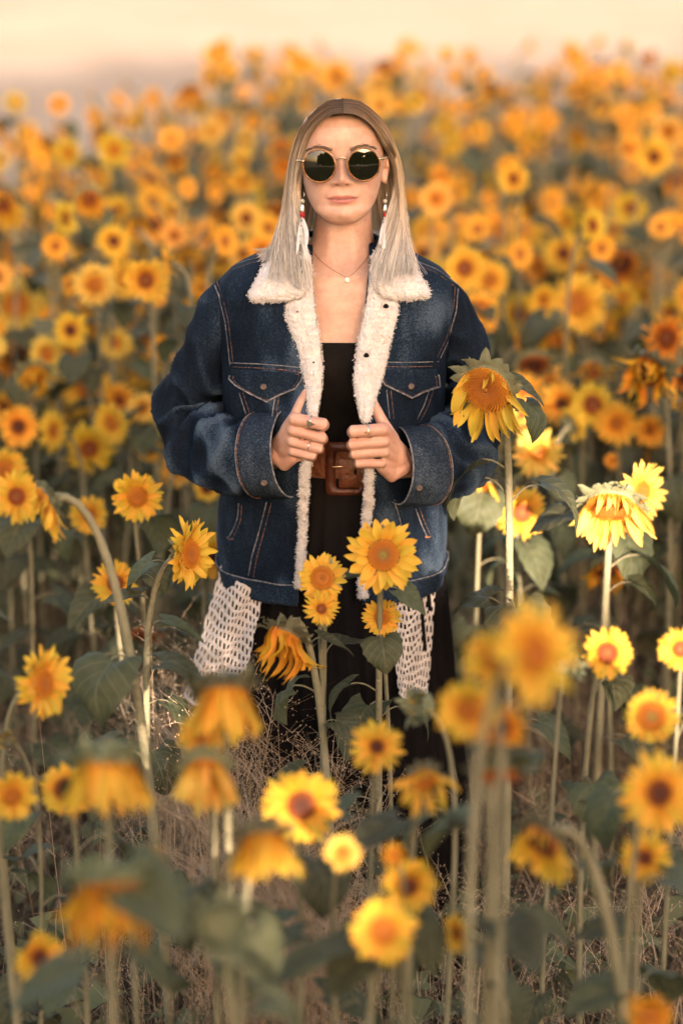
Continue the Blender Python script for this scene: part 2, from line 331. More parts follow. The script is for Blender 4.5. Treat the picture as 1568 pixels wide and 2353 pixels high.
# ------------------------------------------------------------------ one sunflower
def axis_of(az, el): az, el = R(az), R(el); return Vector((math.sin(az) * math.cos(el), -math.cos(az) * math.cos(el), math.sin(el)))
def petal_specs(rr, kind, axis, r0, Rr):
    out = []; down = Vector((0, 0, -1))
    e1 = axis.cross(Vector((0, 0, 1)));  e1 = e1.normalized() if e1.length > .05 else Vector((1, 0, 0)); e2 = axis.cross(e1).normalized()
    rows = {'o': [(23, 2, 0), (20, 15, 1)], 'n': [(20, 12, 0), (16, 26, 1)], 'w': [(14, 40, 0), (11, 60, 1)], 'b': [(12, 70, 0)], 'd': [(13, 55, 0)], 'h': [(21, 6, 0), (18, 20, 1)]}[kind]
    for cnt, beta, row in rows:
        for i in range(cnt):
            a = 2 * math.pi * (i + .5 * row + rr.uniform(-.28, .28)) / cnt
            if kind in 'nwdh' and rr.random() < .08: continue
            rad = e1 * math.cos(a) + e2 * math.sin(a); be = R(beta + rr.gauss(0, {'o': 9, 'n': 12, 'w': 22, 'b': 8, 'd': 18, 'h': 10}[kind]))
            g = {'o': .06, 'n': 1.55, 'w': 1.0, 'b': .1, 'd': .8, 'h': 3.0}[kind] * rr.uniform(.6, 1.25)
            d = (rad * math.cos(be) + axis * math.sin(be) + down * g).normalized()
            n = axis - d * axis.dot(d)
            if n.length < .25: n = -rad - d * (-rad).dot(d)
            n.normalize(); n = (n + d.cross(n) * rr.gauss(0, {'o': .14, 'n': .3, 'w': .6, 'b': .1, 'd': .5, 'h': .25}[kind])).normalized()
            x = d.cross(n); L = ((Rr - r0 * .85) if kind in 'ob' else Rr * {'n': 1.0, 'w': .92, 'd': .62, 'h': 1.5}[kind]) * rr.uniform(.82, 1.12)
            ws = rr.uniform(.88, 1.2) * (min(1.35, max(.75, r0 * 2.1 / L)) if kind in 'ob' else min(.95, max(.6, r0 * 1.5 / L)))
            if kind == 'n' and rad.z > .25:
                if rr.random() < .45: continue
                L *= .6
            pos = rad * (r0 * .92) - axis * (r0 * (.05 + .08 * (1 - row)))
            out.append((Matrix(((x.x * L * ws, d.x * L, n.x * L, pos.x), (x.y * L * ws, d.y * L, n.y * L, pos.y), (x.z * L * ws, d.z * L, n.z * L, pos.z), (0, 0, 0, 1))), rr.randrange(6)))
    return out
def basis(axis, r, pos, spin=0):
    q = axis.to_track_quat('Z', 'Y').to_matrix().to_4x4() @ Matrix.Rotation(spin, 4, 'Z')
    return Matrix.Translation(pos) @ q @ Matrix.Diagonal((r, r, r, 1))
def add_head(root, base, H, axis, dia, kind, disc, discfrac, pmat, rr, single, label=None):
    r0 = dia * discfrac * .5; mh = basis(axis, r0, H - base, rr.random() * 6)
    hm = HEAD['n' if kind in 'nd' else kind if kind in HEAD else 'o']
    h = link('flower_head', hm, root, mh)
    if label: h['label'] = label
    if kind != 'b': link('disc', DISC[disc], h, Matrix.Translation((0, 0, .04)))
    inv = mh.inverted(); off = Matrix.Translation(H - base)
    if single:
        for m4, k in petal_specs(rr, kind, axis, r0, dia / 2): link('petal', PET[pmat][k % len(PET[pmat])], h, inv @ off @ m4)
    else:
        b = MB()
        for m4, k in petal_specs(rr, kind, axis, r0, dia / 2):
            pm = PET[pmat][k % len(PET[pmat])]; mm = inv @ off @ m4
            key = id(pm)
            if key not in PCACHE:
                uvs = [None] * len(pm.vertices)
                for l in pm.loops: uvs[l.vertex_index] = tuple(pm.uv_layers[0].data[l.index].uv)
                PCACHE[key] = ([v.co.copy() for v in pm.vertices], [tuple(p.vertices) for p in pm.polygons], uvs)
            Vv, Ff, U = PCACHE[key]; b.add([mm @ v for v in Vv], Ff, 0, U)
        p = link('petals', b.mesh('petals', M[pmat]), h); p['kind'] = 'stuff'
    return h
PCACHE = {}
def stem_path(base, H, axis, r0, lean, n=18):
    back = H - axis * r0 * .55; h = back.z
    nk = max(.05, min(.13, h * .2)); P0 = base; P3 = back; P2 = back - axis * nk - Vector((0, 0, .02)); P1 = base + Vector((lean.x, lean.y, 1)) * (h * .5)
    return [(1 - t) ** 3 * P0 + 3 * t * (1 - t) ** 2 * P1 + 3 * t * t * (1 - t) * P2 + t ** 3 * P3 for t in [i / n for i in range(n + 1)]]
ALLF = []
def sunflower(H, dia, kind='o', az=0, el=12, bx=0., by=0., disc='orange', df=.42, pmat='petal', leaves=6, seed=0, single=True, label='', group=None, lspec=None, sr=None, lsize=1.0, wh=None):
    rr = random.Random(seed * 7919 + 13); axis = axis_of(az, el)
    base = Vector((H.x + bx - axis.x * .03, H.y + by - axis.y * .05, 0)); root = empty('sunflower', base)
    tag(root, label, 'sunflower', group or 'sunflowers')
    r0 = dia * df * .5; P = stem_path(base, H, axis, r0, Vector((rr.gauss(0, .04), rr.gauss(0, .04), 0)))
    s0 = sr or (.0032 + dia * .017) * rr.uniform(.85, 1.15)
    rad = [s0 * (1.15 - .45 * i / 18) for i in range(19)]; rad[-1] *= 1.5; rad[-2] *= 1.12
    Vt, Ft, _ = tube([p - base for p in P], rad, 8); link('stem', mk_mesh('stem', Vt, Ft, M['stem']), root)
    add_head(root, base, H, axis, dia, kind, disc, df, pmat, rr, single)
    spec = lspec if lspec is not None else [(.20 + .65 * (i + rr.random() * .6) / max(1, leaves), rr.random() * 360 if i == 0 else None, rr.uniform(.075, .125) * lsize, rr.randrange(6)) for i in range(leaves)]
    a = rr.random() * 360
    for t, la, sz, k in spec:
        a = la if la is not None else a + 137 + rr.uniform(-20, 20)
        i = t * 18; i0 = min(int(i), 17); p = P[i0].lerp(P[i0 + 1], i - i0) - base
        m4 = Matrix.Translation(p) @ Matrix.Rotation(R(a - 90), 4, 'Z') @ Matrix.Rotation(R(rr.uniform(-18, 14)), 4, 'Y') @ Matrix.Rotation(R(rr.uniform(-15, 15)), 4, 'X') @ Matrix.Diagonal((sz, sz, sz, 1))
        link('leaf', LEAF[k], root, m4)
    ALLF.append((H, dia)); return root
# ------------------------------------------------------------------ the sunflowers one can tell apart, each at its own distance from the camera
G1, G2, G3 = 'sunflowers beside the woman', 'sunflowers in front of the woman', 'sunflowers behind the woman'
T = [
 # px, py, depth, px across, kind, azimuth, elevation, base dx, dy, disc, disc share, petals, label
 # --- level with the woman, sharp
 (880,1275,3.98,152,'o',3,20,0,.02,'green',.42,'petal','sharp round sunflower with greenish centre in front of the jacket front',G1,dict(lspec=[(.80,262,.085,3),(.80,80,.075,0),(.66,5,.080,4),(.665,60,.055,4),(.55,270,.095,2),(.50,85,.09,2),(.36,268,.10,1),(.22,95,.10,1),(.15,250,.11,4)],sr=.0062)),
 (740,1328,4.02,104,'o',-4,26,.0,.05,'orange',.46,'petal','sharp sunflower with wide orange centre between the jacket flaps',G1,dict(leaves=2)),
 (738,1398,3.98,74,'o',6,16,.005,.03,'red',.30,'petal','smallest sharp sunflower, tucked below another at the jacket opening',G1,dict(leaves=1)),
 (655,1458,3.97,112,'h',-30,-46,.062,-.02,'orange',.62,'petal_old','shaggy nodding sunflower with twisted petals before the black skirt',G1,dict(lspec=[(.75,100,.07,3),(.62,250,.10,4),(.55,60,.07,1),(.45,275,.10,2),(.43,300,.09,4),(.32,80,.11,1),(.2,90,.1,4)],sr=.0068)),
 (877,1418,4.10,80,'o',0,14,.012,.03,'orange',.40,'petal','small sunflower behind the stem of the round sharp one',G1,dict(leaves=2)),
 (1118,893,4.12,158,'n',-26,-14,.045,.0,'orange',0.69,'petal','tall sharp drooping sunflower beside the elbow of the denim sleeve',G1,dict(lspec=[(.91,85,.075,3),(.83,290,.085,1),(.815,55,.095,4),(.66,275,.12,1),(.60,75,.125,2),(.61,235,.12,2),(.46,10,.135,4),(.44,250,.10,1),(.30,80,.12,1)],sr=.0078)),
 (1402,1160,4.42,170,'n',-8,-40,-.005,.0,'orange',0.63,'petal_pale','sunlit pale drooping sunflower standing right of the woman',G1,dict(lspec=[(.72,265,.13,0),(.60,95,.14,1),(.55,80,.1,2),(.4,230,.12,1),(.3,60,.12,2)],sr=.0078)),
 (1472,1130,4.55,135,'o',38,6,-.0,.05,'orange',.34,'petal_pale','sunlit sunflower turned aside behind the pale drooping one',G1,dict(leaves=3)),
 (1393,1500,3.72,110,'o',8,20,0,0,'red',.40,'petal','sunflower with brick red centre below the pale drooping one',G1,dict(leaves=4)),
 (436,1272,4.12,150,'o',58,8,-.045,.02,'orange',.40,'petal','sharp sunflower in half profile beside the jacket hem',G1,dict(lspec=[(.90,280,.07,0),(.80,260,.06,4),(.73,275,.075,3),(.66,75,.09,3),(.50,80,.085,1),(.42,20,.105,4),(.41,300,.10,4),(.25,200,.1,1)],sr=.0068)),
 (316,1142,4.50,110,'o',14,8,.04,0,'orange',.38,'petal','sunflower with loose petals above the leaning stem, facing the camera',G1,{}),
 (265,1340,4.58,98,'o',12,14,.02,0,'red',.36,'petal','sunflower half hidden behind a thick leaning stem',G1,{}),
 (490,1278,4.62,95,'o',20,8,0,0,'dark',.36,'petal','sunflower with dark centre peeping out behind the jacket hem',G1,{}),
 (205,1182,4.95,84,'o',18,4,0,0,'orange',.34,'petal','sunflower crossed by the leaning stem, a leaf before it',G1,{}),
 (108,1152,3.75,128,'n',-62,-18,.15,.0,'orange',0.55,'petal','sunflower seen in profile at the top of the long leaning stem',G1,dict(lspec=[(.55,330,.13,4),(.52,100,.11,1),(.42,270,.12,2),(.36,100,.12,2),(.28,10,.11,4)],sr=.0085)),
 (40,1140,4.75,112,'o',-10,14,0,0,'red',.34,'petal','bright sunflower at the left edge, level with the denim cuff',G1,{}),
 (12,1078,5.10,92,'o',0,12,0,0,'orange',.42,'petal','sunflower cut by the left edge just above another',G3,{}),
 (100,1570,3.55,158,'o',62,10,-.03,.02,'orange',.38,'petal','sunflower in half profile low at the left edge',G2,dict(leaves=3)),
 (20,1700,3.5,60,'b',-30,30,0,0,'green',.5,'petal','unopened bud at the left edge under the profile sunflower',G2,{}),
 (205,1030,5.40,112,'o',22,2,0,0,'red',.34,'petal','ragged sunflower above the leaning stem, a thin stem before it',G3,{}),
 (125,990,5.30,98,'o',-52,10,0,0,'orange',.32,'petal','small sunflower in profile left of the ragged one',G3,{}),
 (200,893,5.80,112,'o',22,16,0,0,'orange',.36,'petal','round sunflower left of the denim sleeve, tilted right',G3,{}),
 (155,930,5.95,78,'o',-4,14,0,0,'dark',.30,'petal','small dark centred sunflower overlapped by the tilted round one',G3,{}),
 (70,915,6.0,78,'o',30,14,0,0,'orange',.32,'petal','small sunflower tilted right, alone near the left edge',G3,{}),
 (320,845,6.0,100,'o',-4,20,0,0,'orange',.36,'petal','pale yellow sunflower just left of the denim elbow',G3,{}),
 (38,812,6.1,100,'n',4,-24,0,0,'dark',0.69,'petal_old','drooping dark centred sunflower at the left edge',G3,{}),
 (38,700,6.2,122,'o',4,18,0,0,'orange',.44,'petal_pale','big sunflower with a wide orange centre at the left edge',G3,{}),
 (135,680,6.8,80,'o',6,18,0,0,'orange',.34,'petal_pale','small pale sunflower right of the big one at the left edge',G3,{}),
 (105,758,6.5,84,'o',4,16,0,0,'orange',.32,'petal','sunflower under the small pale one near the left edge',G3,{}),
 (215,740,6.4,84,'o',-66,6,.05,0,'orange',.36,'petal','sunflower in profile on a tall bare stem, facing left',G3,{}),
 (95,630,7.0,84,'o',4,18,0,0,'red',.32,'petal','sunflower above the big one at the left edge',G3,{}),
 (410,708,6.6,98,'o',10,20,0,0,'orange',.36,'petal','sunflower touching the outline of the denim shoulder, left side',G3,{}),
 (340,775,6.3,86,'n',10,-30,0,0,'orange',0.58,'petal_old','drooping sunflower just left of the upper denim sleeve',G3,{}),
 (190,558,7.2,90,'o',4,18,0,0,'orange',.32,'petal','pale sunflower left of the hair, above the tall bare stem',G3,{}),
 (475,1122,5.2,58,'o',0,10,0,0,'dark',.40,'petal','small dark centred sunflower under the denim forearm',G3,{}),
 (330,1452,4.9,92,'d',0,-40,0,0,'dark',.6,'petal_dry','withered rusty red sunflower low in the shade, left of the crochet',G1,{}),
 # --- right of the woman, behind
 (1325,697,5.9,126,'o',-6,20,.06,0,'orange',.38,'petal','large pale sunflower above and right of the denim sleeve',G3,{}),
 (1193,722,6.2,104,'o',4,10,0,0,'red',.30,'petal','sunflower close to the right denim shoulder',G3,{}),
 (1360,930,5.3,96,'o',12,18,0,0,'red',.40,'petal','sunflower with red brown centre, right of the tall drooping one',G3,{}),
 (1235,1040,5.0,112,'o',4,20,.03,0,'orange',.30,'petal_pale','pale sunflower right behind the tall drooping one',G3,{}),
 (1198,1178,4.8,112,'o',8,14,.04,0,'red',.36,'petal','sunflower with red brown centre behind the stem of the tall drooping one',G1,{}),
 (1225,835,5.5,86,'d',0,-34,0,0,'dark',.72,'petal_dry','dried dark red nodding flower head right of the sleeve',G3,{}),
 (1488,852,5.0,142,'w',-30,-20,.06,0,'dark',.52,'petal_old','big withered sunflower with curled petals at the right edge',G3,dict(leaves=4)),
 (1528,775,5.3,104,'o',20,0,0,0,'red',.40,'petal_old','sunflower just above the big withered one at the right edge',G3,{}),
 (1276,775,5.9,86,'n',24,-34,0,0,'orange',0.58,'petal_old','drooping orange sunflower under the large pale one',G3,{}),
 (1375,745,6.0,72,'o',10,-20,0,0,'orange',.36,'petal_old','small orange sunflower at the lower edge of the large pale one',G3,{}),
 (1430,685,6.1,70,'o',-40,10,0,0,'orange',.30,'petal','small sideways sunflower right of the large pale one',G3,{}),
 (1537,720,6.0,74,'o',0,16,0,0,'red',.34,'petal','small sunflower at the right edge above the withered one',G3,{}),
 (1423,602,6.3,104,'n',0,-24,0,0,'dark',0.69,'petal_old','wide drooping orange sunflower near the right edge',G3,{}),
 (1500,622,6.3,84,'w',10,-24,0,0,'dark',.50,'petal_old','drooping shaggy sunflower right of the wide drooping one',G3,{}),
 (1293,583,6.5,92,'o',0,18,0,0,'dark',.34,'petal','round dark centred sunflower above the large pale one',G3,{}),
 (1225,615,6.7,66,'o',24,4,0,0,'dark',.36,'petal_old','small orange sunflower left of the round dark centred one',G3,{}),
 (1130,530,7.0,92,'o',2,18,0,0,'dark',.34,'petal','sunflower with dark centre right of the hair',G3,{}),
 (1208,545,7.0,80,'o',4,18,0,0,'orange',.32,'petal','sunflower right of the one beside the hair',G3,{}),
 (982,532,7.0,82,'o',6,18,0,0,'dark',.30,'petal','sunflower touching the hair above the denim shoulder',G3,{}),
 (1368,455,7.6,84,'o',24,14,0,0,'dark',.34,'petal','sunflower in three quarter view near the right edge, level with the mouth',G3,{}),
 (1100,1112,4.72,100,'n',-10,-50,0,0,'orange',0.55,'petal','drooping sunflower showing only its petals under the right elbow',G1,{}),
 (1392,1308,4.9,86,'n',-8,-30,0,0,'dark',0.61,'petal_old','orange drooping sunflower half hidden by a leaf, under the pale one',G1,{}),
 (1362,850,5.6,96,'w',0,30,0,0,'red',.36,'petal_old','ragged orange sunflower with upturned petals above the red centred one',G3,{}),
 (1405,1058,5.4,36,'o',0,16,0,0,'orange',.34,'petal','tiny sunflower above the sunlit pale drooping one',G3,dict(leaves=2)),
 (1330,212,8.7,72,'o',0,14,0,0,'dark',.32,'petal','blurred sunflower high at the right, apart from the crowd',G3,{}),
 (772,178,8.9,76,'o',0,14,0,0,'dark',.32,'petal','blurred sunflower above the top of the hair',G3,{}),
 # --- in front, blurred
 (515,1588,2.92,150,'h',6,-52,.0,.03,'orange',0.63,'petal','blurred drooping sunflower hanging before the crochet panel',G2,dict(leaves=3)),
 (466,1688,3.05,112,'o',-12,34,-.02,.03,'orange',.34,'petal','blurred upturned sunflower just under the drooping one by the crochet',G2,dict(leaves=2)),
 (472,1768,2.95,118,'h',0,-20,-.012,.02,'orange',0.61,'petal_pale','blurred pale sunflower on a sunlit white stem',G2,dict(leaves=3)),
 (247,1752,2.66,168,'h',0,-62,.0,.03,'orange',0.69,'petal','blurred bell shaped sunflower in front at the left',G2,dict(leaves=3)),
 (152,1814,3.30,112,'o',0,18,.02,0,'red',.44,'petal','sunflower with dark red centre behind the blurred bell',G2,dict(leaves=3)),
 (28,1828,3.20,112,'o',30,6,0,0,'orange',.36,'petal','sunflower at the left edge behind a pale stem',G2,dict(leaves=2)),
 (692,1850,3.10,170,'o',4,16,0,.0,'dark',.36,'petal','large dark centred sunflower below the black skirt',G2,dict(leaves=4)),
 (604,1925,2.62,136,'h',10,-46,-.02,.03,'orange',0.63,'petal','blurred drooping sunflower left of the large dark centred one',G2,dict(leaves=2)),
 (258,2030,2.30,178,'h',6,-58,.0,.03,'dark',0.72,'petal_old','most blurred wide nodding head at the lower left',G2,dict(leaves=4,lsize=1.1)),
 (345,1985,2.9,76,'o',30,8,0,0,'orange',.36,'petal_old','small orange sunflower behind the wide nodding head',G2,dict(leaves=2)),
 (510,2128,2.28,118,'b',0,26,.01,.0,'orange',.8,'petal','blurred yellow half opened bud low in front',G2,dict(leaves=4,lsize=1.1)),
 (90,2198,2.95,112,'o',34,6,.0,0,'dark',.34,'petal','sunflower at the lower left corner turned right',G2,dict(leaves=4)),
 (880,2138,2.68,142,'o',0,18,-.05,.0,'orange',.40,'petal','blurred round sunflower low in the middle',G2,dict(leaves=4)),
 (938,2035,2.85,124,'o',12,2,-.02,0,'dark',.36,'petal','blurred sunflower directly above the round one low in the middle',G2,dict(leaves=3)),
 (1050,2145,2.9,86,'o',-62,4,.02,0,'red',.36,'petal','blurred sunflower in profile right of the round low one',G2,dict(leaves=3)),
 (865,1716,3.25,118,'o',4,36,0,0,'dark',.26,'petal','sunflower tilted upward under the black skirt hem, stem before it',G2,dict(leaves=3)),
 (975,1792,2.98,152,'w',10,22,.0,0,'orange',.30,'petal','blurred ragged sunflower right of the upward tilted one',G2,dict(leaves=3)),
 (1226,1502,2.22,232,'o',46,14,.0,.0,'orange',.34,'petal','biggest blurred sunflower in half profile on the right',G2,dict(leaves=2)),
 (1130,1512,2.30,124,'o',-14,20,.03,0,'orange',.32,'petal','blurred sunflower overlapping the biggest one',G2,dict(leaves=2)),
 (1075,1632,2.52,140,'o',-20,10,.02,.0,'orange',.36,'petal','blurred sunflower left of the thick pale stem, in front',G2,dict(leaves=3)),
 (1152,1672,2.60,118,'o',18,2,-.02,.0,'dark',.34,'petal_old','blurred sunflower right of the thick pale stem, in front',G2,dict(leaves=3)),
 (1140,1772,2.62,110,'d',0,-60,.0,.0,'red',.80,'petal_dry','rust red underside of a nodding head under a grey leaf',G2,dict(leaves=3)),
 (1248,1932,2.78,150,'n',-44,-24,.12,.0,'dark',0.61,'petal','nodding sunflower on a thick arching stem at the lower right',G2,dict(leaves=3,sr=.0085)),
 (1495,1646,3.28,116,'o',0,18,0,0,'green',.50,'petal','sunflower with ring shaped centre at the right edge',G2,dict(leaves=3)),
 (1512,1822,2.78,176,'o',14,18,0,0,'dark',.32,'petal','large blurred sunflower at the right edge',G2,dict(leaves=3)),
 (1480,1970,3.0,112,'o',0,16,-.02,0,'dark',.30,'petal','loose petalled sunflower under the large blurred one at right',G2,dict(leaves=3)),
 (1490,2335,2.6,108,'o',0,20,0,0,'orange',.36,'petal_old','orange sunflower cut by the bottom edge at the right',G2,dict(leaves=3)),
 (968,1624,3.40,84,'b',-50,30,.02,0,'green',.70,'petal','half open sunflower seen from behind at the skirt hem',G2,dict(leaves=2)),
 (1300,1528,3.50,56,'b',0,20,-.02,0,'green',.86,'petal','green bud right of the biggest blurred sunflower',G2,dict(leaves=3)),
 (786,1960,2.88,84,'o',20,44,0,0,'orange',.36,'petal_pale','small sunlit sunflower right of the large dark centred one',G2,dict(leaves=3)),
 (1562,1490,3.5,96,'o',-10,10,0,0,'red',.36,'petal','sunflower cut by the right edge, level with the crochet',G2,dict(leaves=3)),
 (905,1965,2.75,60,'o',-20,30,.0,0,'orange',.3,'petal_old','small orange flower behind a broad grey leaf in front',G2,dict(leaves=3)),
]
for i, (px, py, d, dp, kind, az, el, bx_, by_, disc, df, pm, lab, grp, kw) in enumerate(T):
    if d < 3.6: d = 3.95 - (3.95 - d) * .68
    sunflower(atd(px, py, d), dp * d / FPX * (1.12 if kind in 'ob' else 1.04), kind, az, el, bx_, by_, disc, df, pm, seed=100 + i, label=lab, group=grp, single=(d < 5.2), **kw)

# the long stems that bend into the picture on the right, plus leafy young plants low in front, belong to plants above.
# ------------------------------------------------------------------ the blurred crowd behind
rb = random.Random(42)
def crowd(n, taken):
    k = 0; tries = 0
    while k < n and tries < n * 80:
        tries += 1
        px = rb.uniform(-30, 1598); py = rb.uniform(110, 1180) if rb.random() < .8 else rb.uniform(560, 1300)
        h = max(.45, min(1.18, rb.gauss(.92, .15))); r_ = ray(px, py); t = (h - CAM.z) / r_.z; H = CAM + r_ * t; qd = t; qx, qy = px, py
        if H.y < .75 or qd < 4.7: continue
        if h > .62 + .75 * max(0, interp(qx, [0, 250, 450, 560, 800, 1300, 1450, 1568], [8.4, 8.55, 8.9, 9.6, 9.8, 9.8, 9.5, 9.3]) - qd) and rb.random() < .85: continue
        # ragged far edge of the patch: nearer on the left
        if qd > interp(qx, [0, 250, 450, 560, 800, 1300, 1450, 1568], [8.4, 8.55, 8.9, 9.6, 9.8, 9.8, 9.5, 9.3]): continue
        if any((qx - a) ** 2 + (qy - b) ** 2 < (c * .60) ** 2 and abs(qd - e) < 2.2 for a, b, c, e in taken): continue
        if 440 < qx < 1090 and 640 < qy < 1500 or 690 < qx < 890 and 260 < qy < 640: continue      # wholly behind the woman
        taken.append((qx, qy, 62 * 6.5 / qd, qd)); k += 1; yield H, qx, qy, qd
taken = [(t[0], t[1], t[3], t[2]) for t in T if t[2] > 4.4]
def where(x_, y_):
    v = ['high above hair', 'above hair level', 'at sunglasses level', 'at chin level', 'at collar level', 'at pocket level', 'at hand level', 'at belt level']
    c = ['by the left edge', 'midway left', 'close left of her', 'behind her head', 'close right of her', 'midway right', 'by the right edge']
    return v[int(np.searchsorted([170, 260, 420, 540, 690, 860, 1000], y_))] + ', ' + c[int(np.searchsorted([130, 330, 640, 930, 1180, 1420], x_))]
CR = []
for j, (H, qx, qy, qd) in enumerate(crowd(226, taken)):
    u = rb.random(); dp = rb.uniform(.070, .110) * (1 if qd < 7 else .86); dk = rb.choice(['orange', 'dark', 'red', 'dark', 'orange']); cn = {'orange': 'orange', 'dark': 'dark', 'red': 'red'}[dk]
    if u < .62: kind, az, el, pm, lb = 'o', rb.gauss(4, 20), rb.gauss(12, 11), rb.choice(['petal', 'petal', 'petal_pale']), '%s centred sunflower' % cn
    elif u < .83: kind, az, el, pm, lb = 'o', rb.choice([-1, 1]) * rb.uniform(35, 125), rb.gauss(8, 8), 'petal', 'sunflower turned %s'
    else: kind, az, el, pm, lb = rb.choice('nnw'), rb.gauss(0, 30), rb.uniform(-50, -15), 'petal_old', 'drooping sunflower'
    if '%s' in lb: lb = lb % ('right' if az > 0 else 'left')
    if pm == 'petal_pale': lb = 'pale ' + lb
    CR.append((qx, sunflower(H, dp, kind, az, el, rb.gauss(0, .03), rb.gauss(0, .03), dk, rb.uniform(.27, .37) if kind == 'o' else .55, pm, leaves=5, seed=1000 + j, single=False, label='blurred ' + ('small ' if dp < .084 else 'large ' if dp > .105 else '') + lb + ' ' + where(qx, qy), group=G3 + ', out of focus', lsize=.95)))
same = {}
for qx, o in CR: same.setdefault(o['label'], []).append((qx, o))
for lb, L in same.items():
    L.sort(key=lambda q: q[0])
    if len(L) == 2: nm = ['left of two', 'right of two']
    elif len(L) == 3: nm = ['leftmost of three', 'middle of three', 'rightmost of three']
    else: nm = ['%s from left' % w for w in ('first', 'second', 'third', 'fourth', 'fifth', 'sixth', 'seventh', 'eighth', 'ninth')[:len(L)]]
    if len(L) > 1:
        for w, (qx, o) in zip(nm, L): o['label'] = lb + ', ' + w
# farther and beyond the sides: one mass
far = MB(); rf = random.Random(5)
def far_flower(H, dia, az, el):
    ax = axis_of(az, el); base = Vector((H.x, H.y, 0)); r0 = dia * .18
    P = stem_path(base, H, ax, r0, Vector((0, 0, 0)), 5); far.add(*tube(P, .006, 5)[:2], 0)
    e1 = ax.cross(Vector((0, 0, 1))).normalized(); e2 = ax.cross(e1)
    for i in range(16):
        a = 2 * math.pi * (i + rf.random() * .4) / 16; d = (e1 * math.cos(a) + e2 * math.sin(a) + ax * rf.uniform(0, .3)).normalized(); s = d.cross(ax) * dia * .085
        p0 = H + d * r0 * .8; L = dia / 2 - r0 * .8; p1 = p0 + d * L * .5; p2 = p0 + d * L
        far.add([p0, p1 + s, p2, p1 - s], [(0, 1, 2, 3)], 1)
    far.add([H + ax * r0 * .35] + [H + (e1 * math.cos(a) + e2 * math.sin(a)) * r0 for a in [2 * math.pi * i / 10 for i in range(10)]], [(0, i + 1, (i + 1) % 10 + 1) for i in range(10)], 2)
    for k in range(4):
        p = P[0].lerp(P[4], rf.uniform(.35, .95)); a = rf.random() * 6.28; o = Vector((math.cos(a), math.sin(a), 0)); s = Vector((-o.y, o.x, 0)) * .04
        p1 = p + o * .06 + Vector((0, 0, .03)); far.add([p, p1 + s, p1 + o * .08 - Vector((0, 0, .07)), p1 - s], [(0, 1, 2, 3)], 3)
for j in range(2100):
    d = 4.0 + 6.5 * rf.random() ** .75; x = rf.uniform(-3.6, 3.6); Y = CAM.y + d * 1.04; h = max(.5, min(1.1, rf.gauss(.92, .12))); qx, qy, qd = to_px((x, Y, h))
    lim = interp(qx, [0, 250, 450, 560, 800, 1300, 1450, 1568], [8.4, 8.6, 9.0, 9.6, 9.85, 9.85, 9.5, 9.3])
    if qd > lim: continue
    inside = -60 < qx < 1628
    if inside and (qd < 5.6 or 560 < qx < 980 and qy > 240): continue
    h = min(h, .60 + max(0, lim - qd) * .8 + .2 * rf.random())
    far_flower(Vector((x, Y, h)), rf.uniform(.058, .092), rf.gauss(4, 48), rf.gauss(6, 18))
m = far.mesh('distant_sunflowers', M['stem'], M['petal'], M['disc_dark'], M['leaf'], smooth=False)
tag(link('distant_sunflowers', m), 'far edge of the sunflower patch, blurred into one yellow band', 'sunflowers', kind='stuff')

# ------------------------------------------------------------------ dry grass, straw litter
M['straw'] = noise_col('straw', [(.35, (.062, .038, .021)), (.65, (.175, .115, .067))], scale=2.5, bump=0, rough=.7)
M['straw_pale'] = noise_col('straw_pale', [(.35, (.27, .18, .10)), (.65, (.50, .37, .24))], scale=2.5, bump=0, rough=.7)
M['weed'] = noise_col('weed', [(.35, (.05, .062, .024)), (.65, (.13, .135, .055))], scale=3, bump=0, rough=.8)
def ribbon(P, w, side):
    V = []
    for i, p in enumerate(P): k = w * (1 - .8 * i / (len(P) - 1)); V += [p - side * k, p + side * k]
    return V, [(2 * i, 2 * i + 1, 2 * i + 3, 2 * i + 2) for i in range(len(P) - 1)]
gr = MB(); rg = random.Random(11)
def rnd_xy(rg, far=6.4):
    d = 2.3 + (far + 4.2 - 2.3) * rg.random() ** 1.25; x = rg.uniform(-.22, .22) * d + rg.gauss(0, .06); return x, d - 4.2
for j in range(15000):                                   # litter and short blades
    x, y = rnd_xy(rg); a = rg.random() * 6.28; h = abs(rg.gauss(0, .10)) + .02; L = rg.uniform(.06, .24)
    o = Vector((math.cos(a), math.sin(a), 0)); p0 = Vector((x, y, rg.uniform(0, .03))); s = Vector((-o.y, o.x, 0))
    gr.add(*ribbon([p0, p0 + o * L * .45 + Vector((0, 0, h)), p0 + o * L + Vector((0, 0, h * rg.uniform(.2, 1.2)))], rg.uniform(.0011, .0024), s), rg.choice([0, 0, 0, 1, 2, 2]))
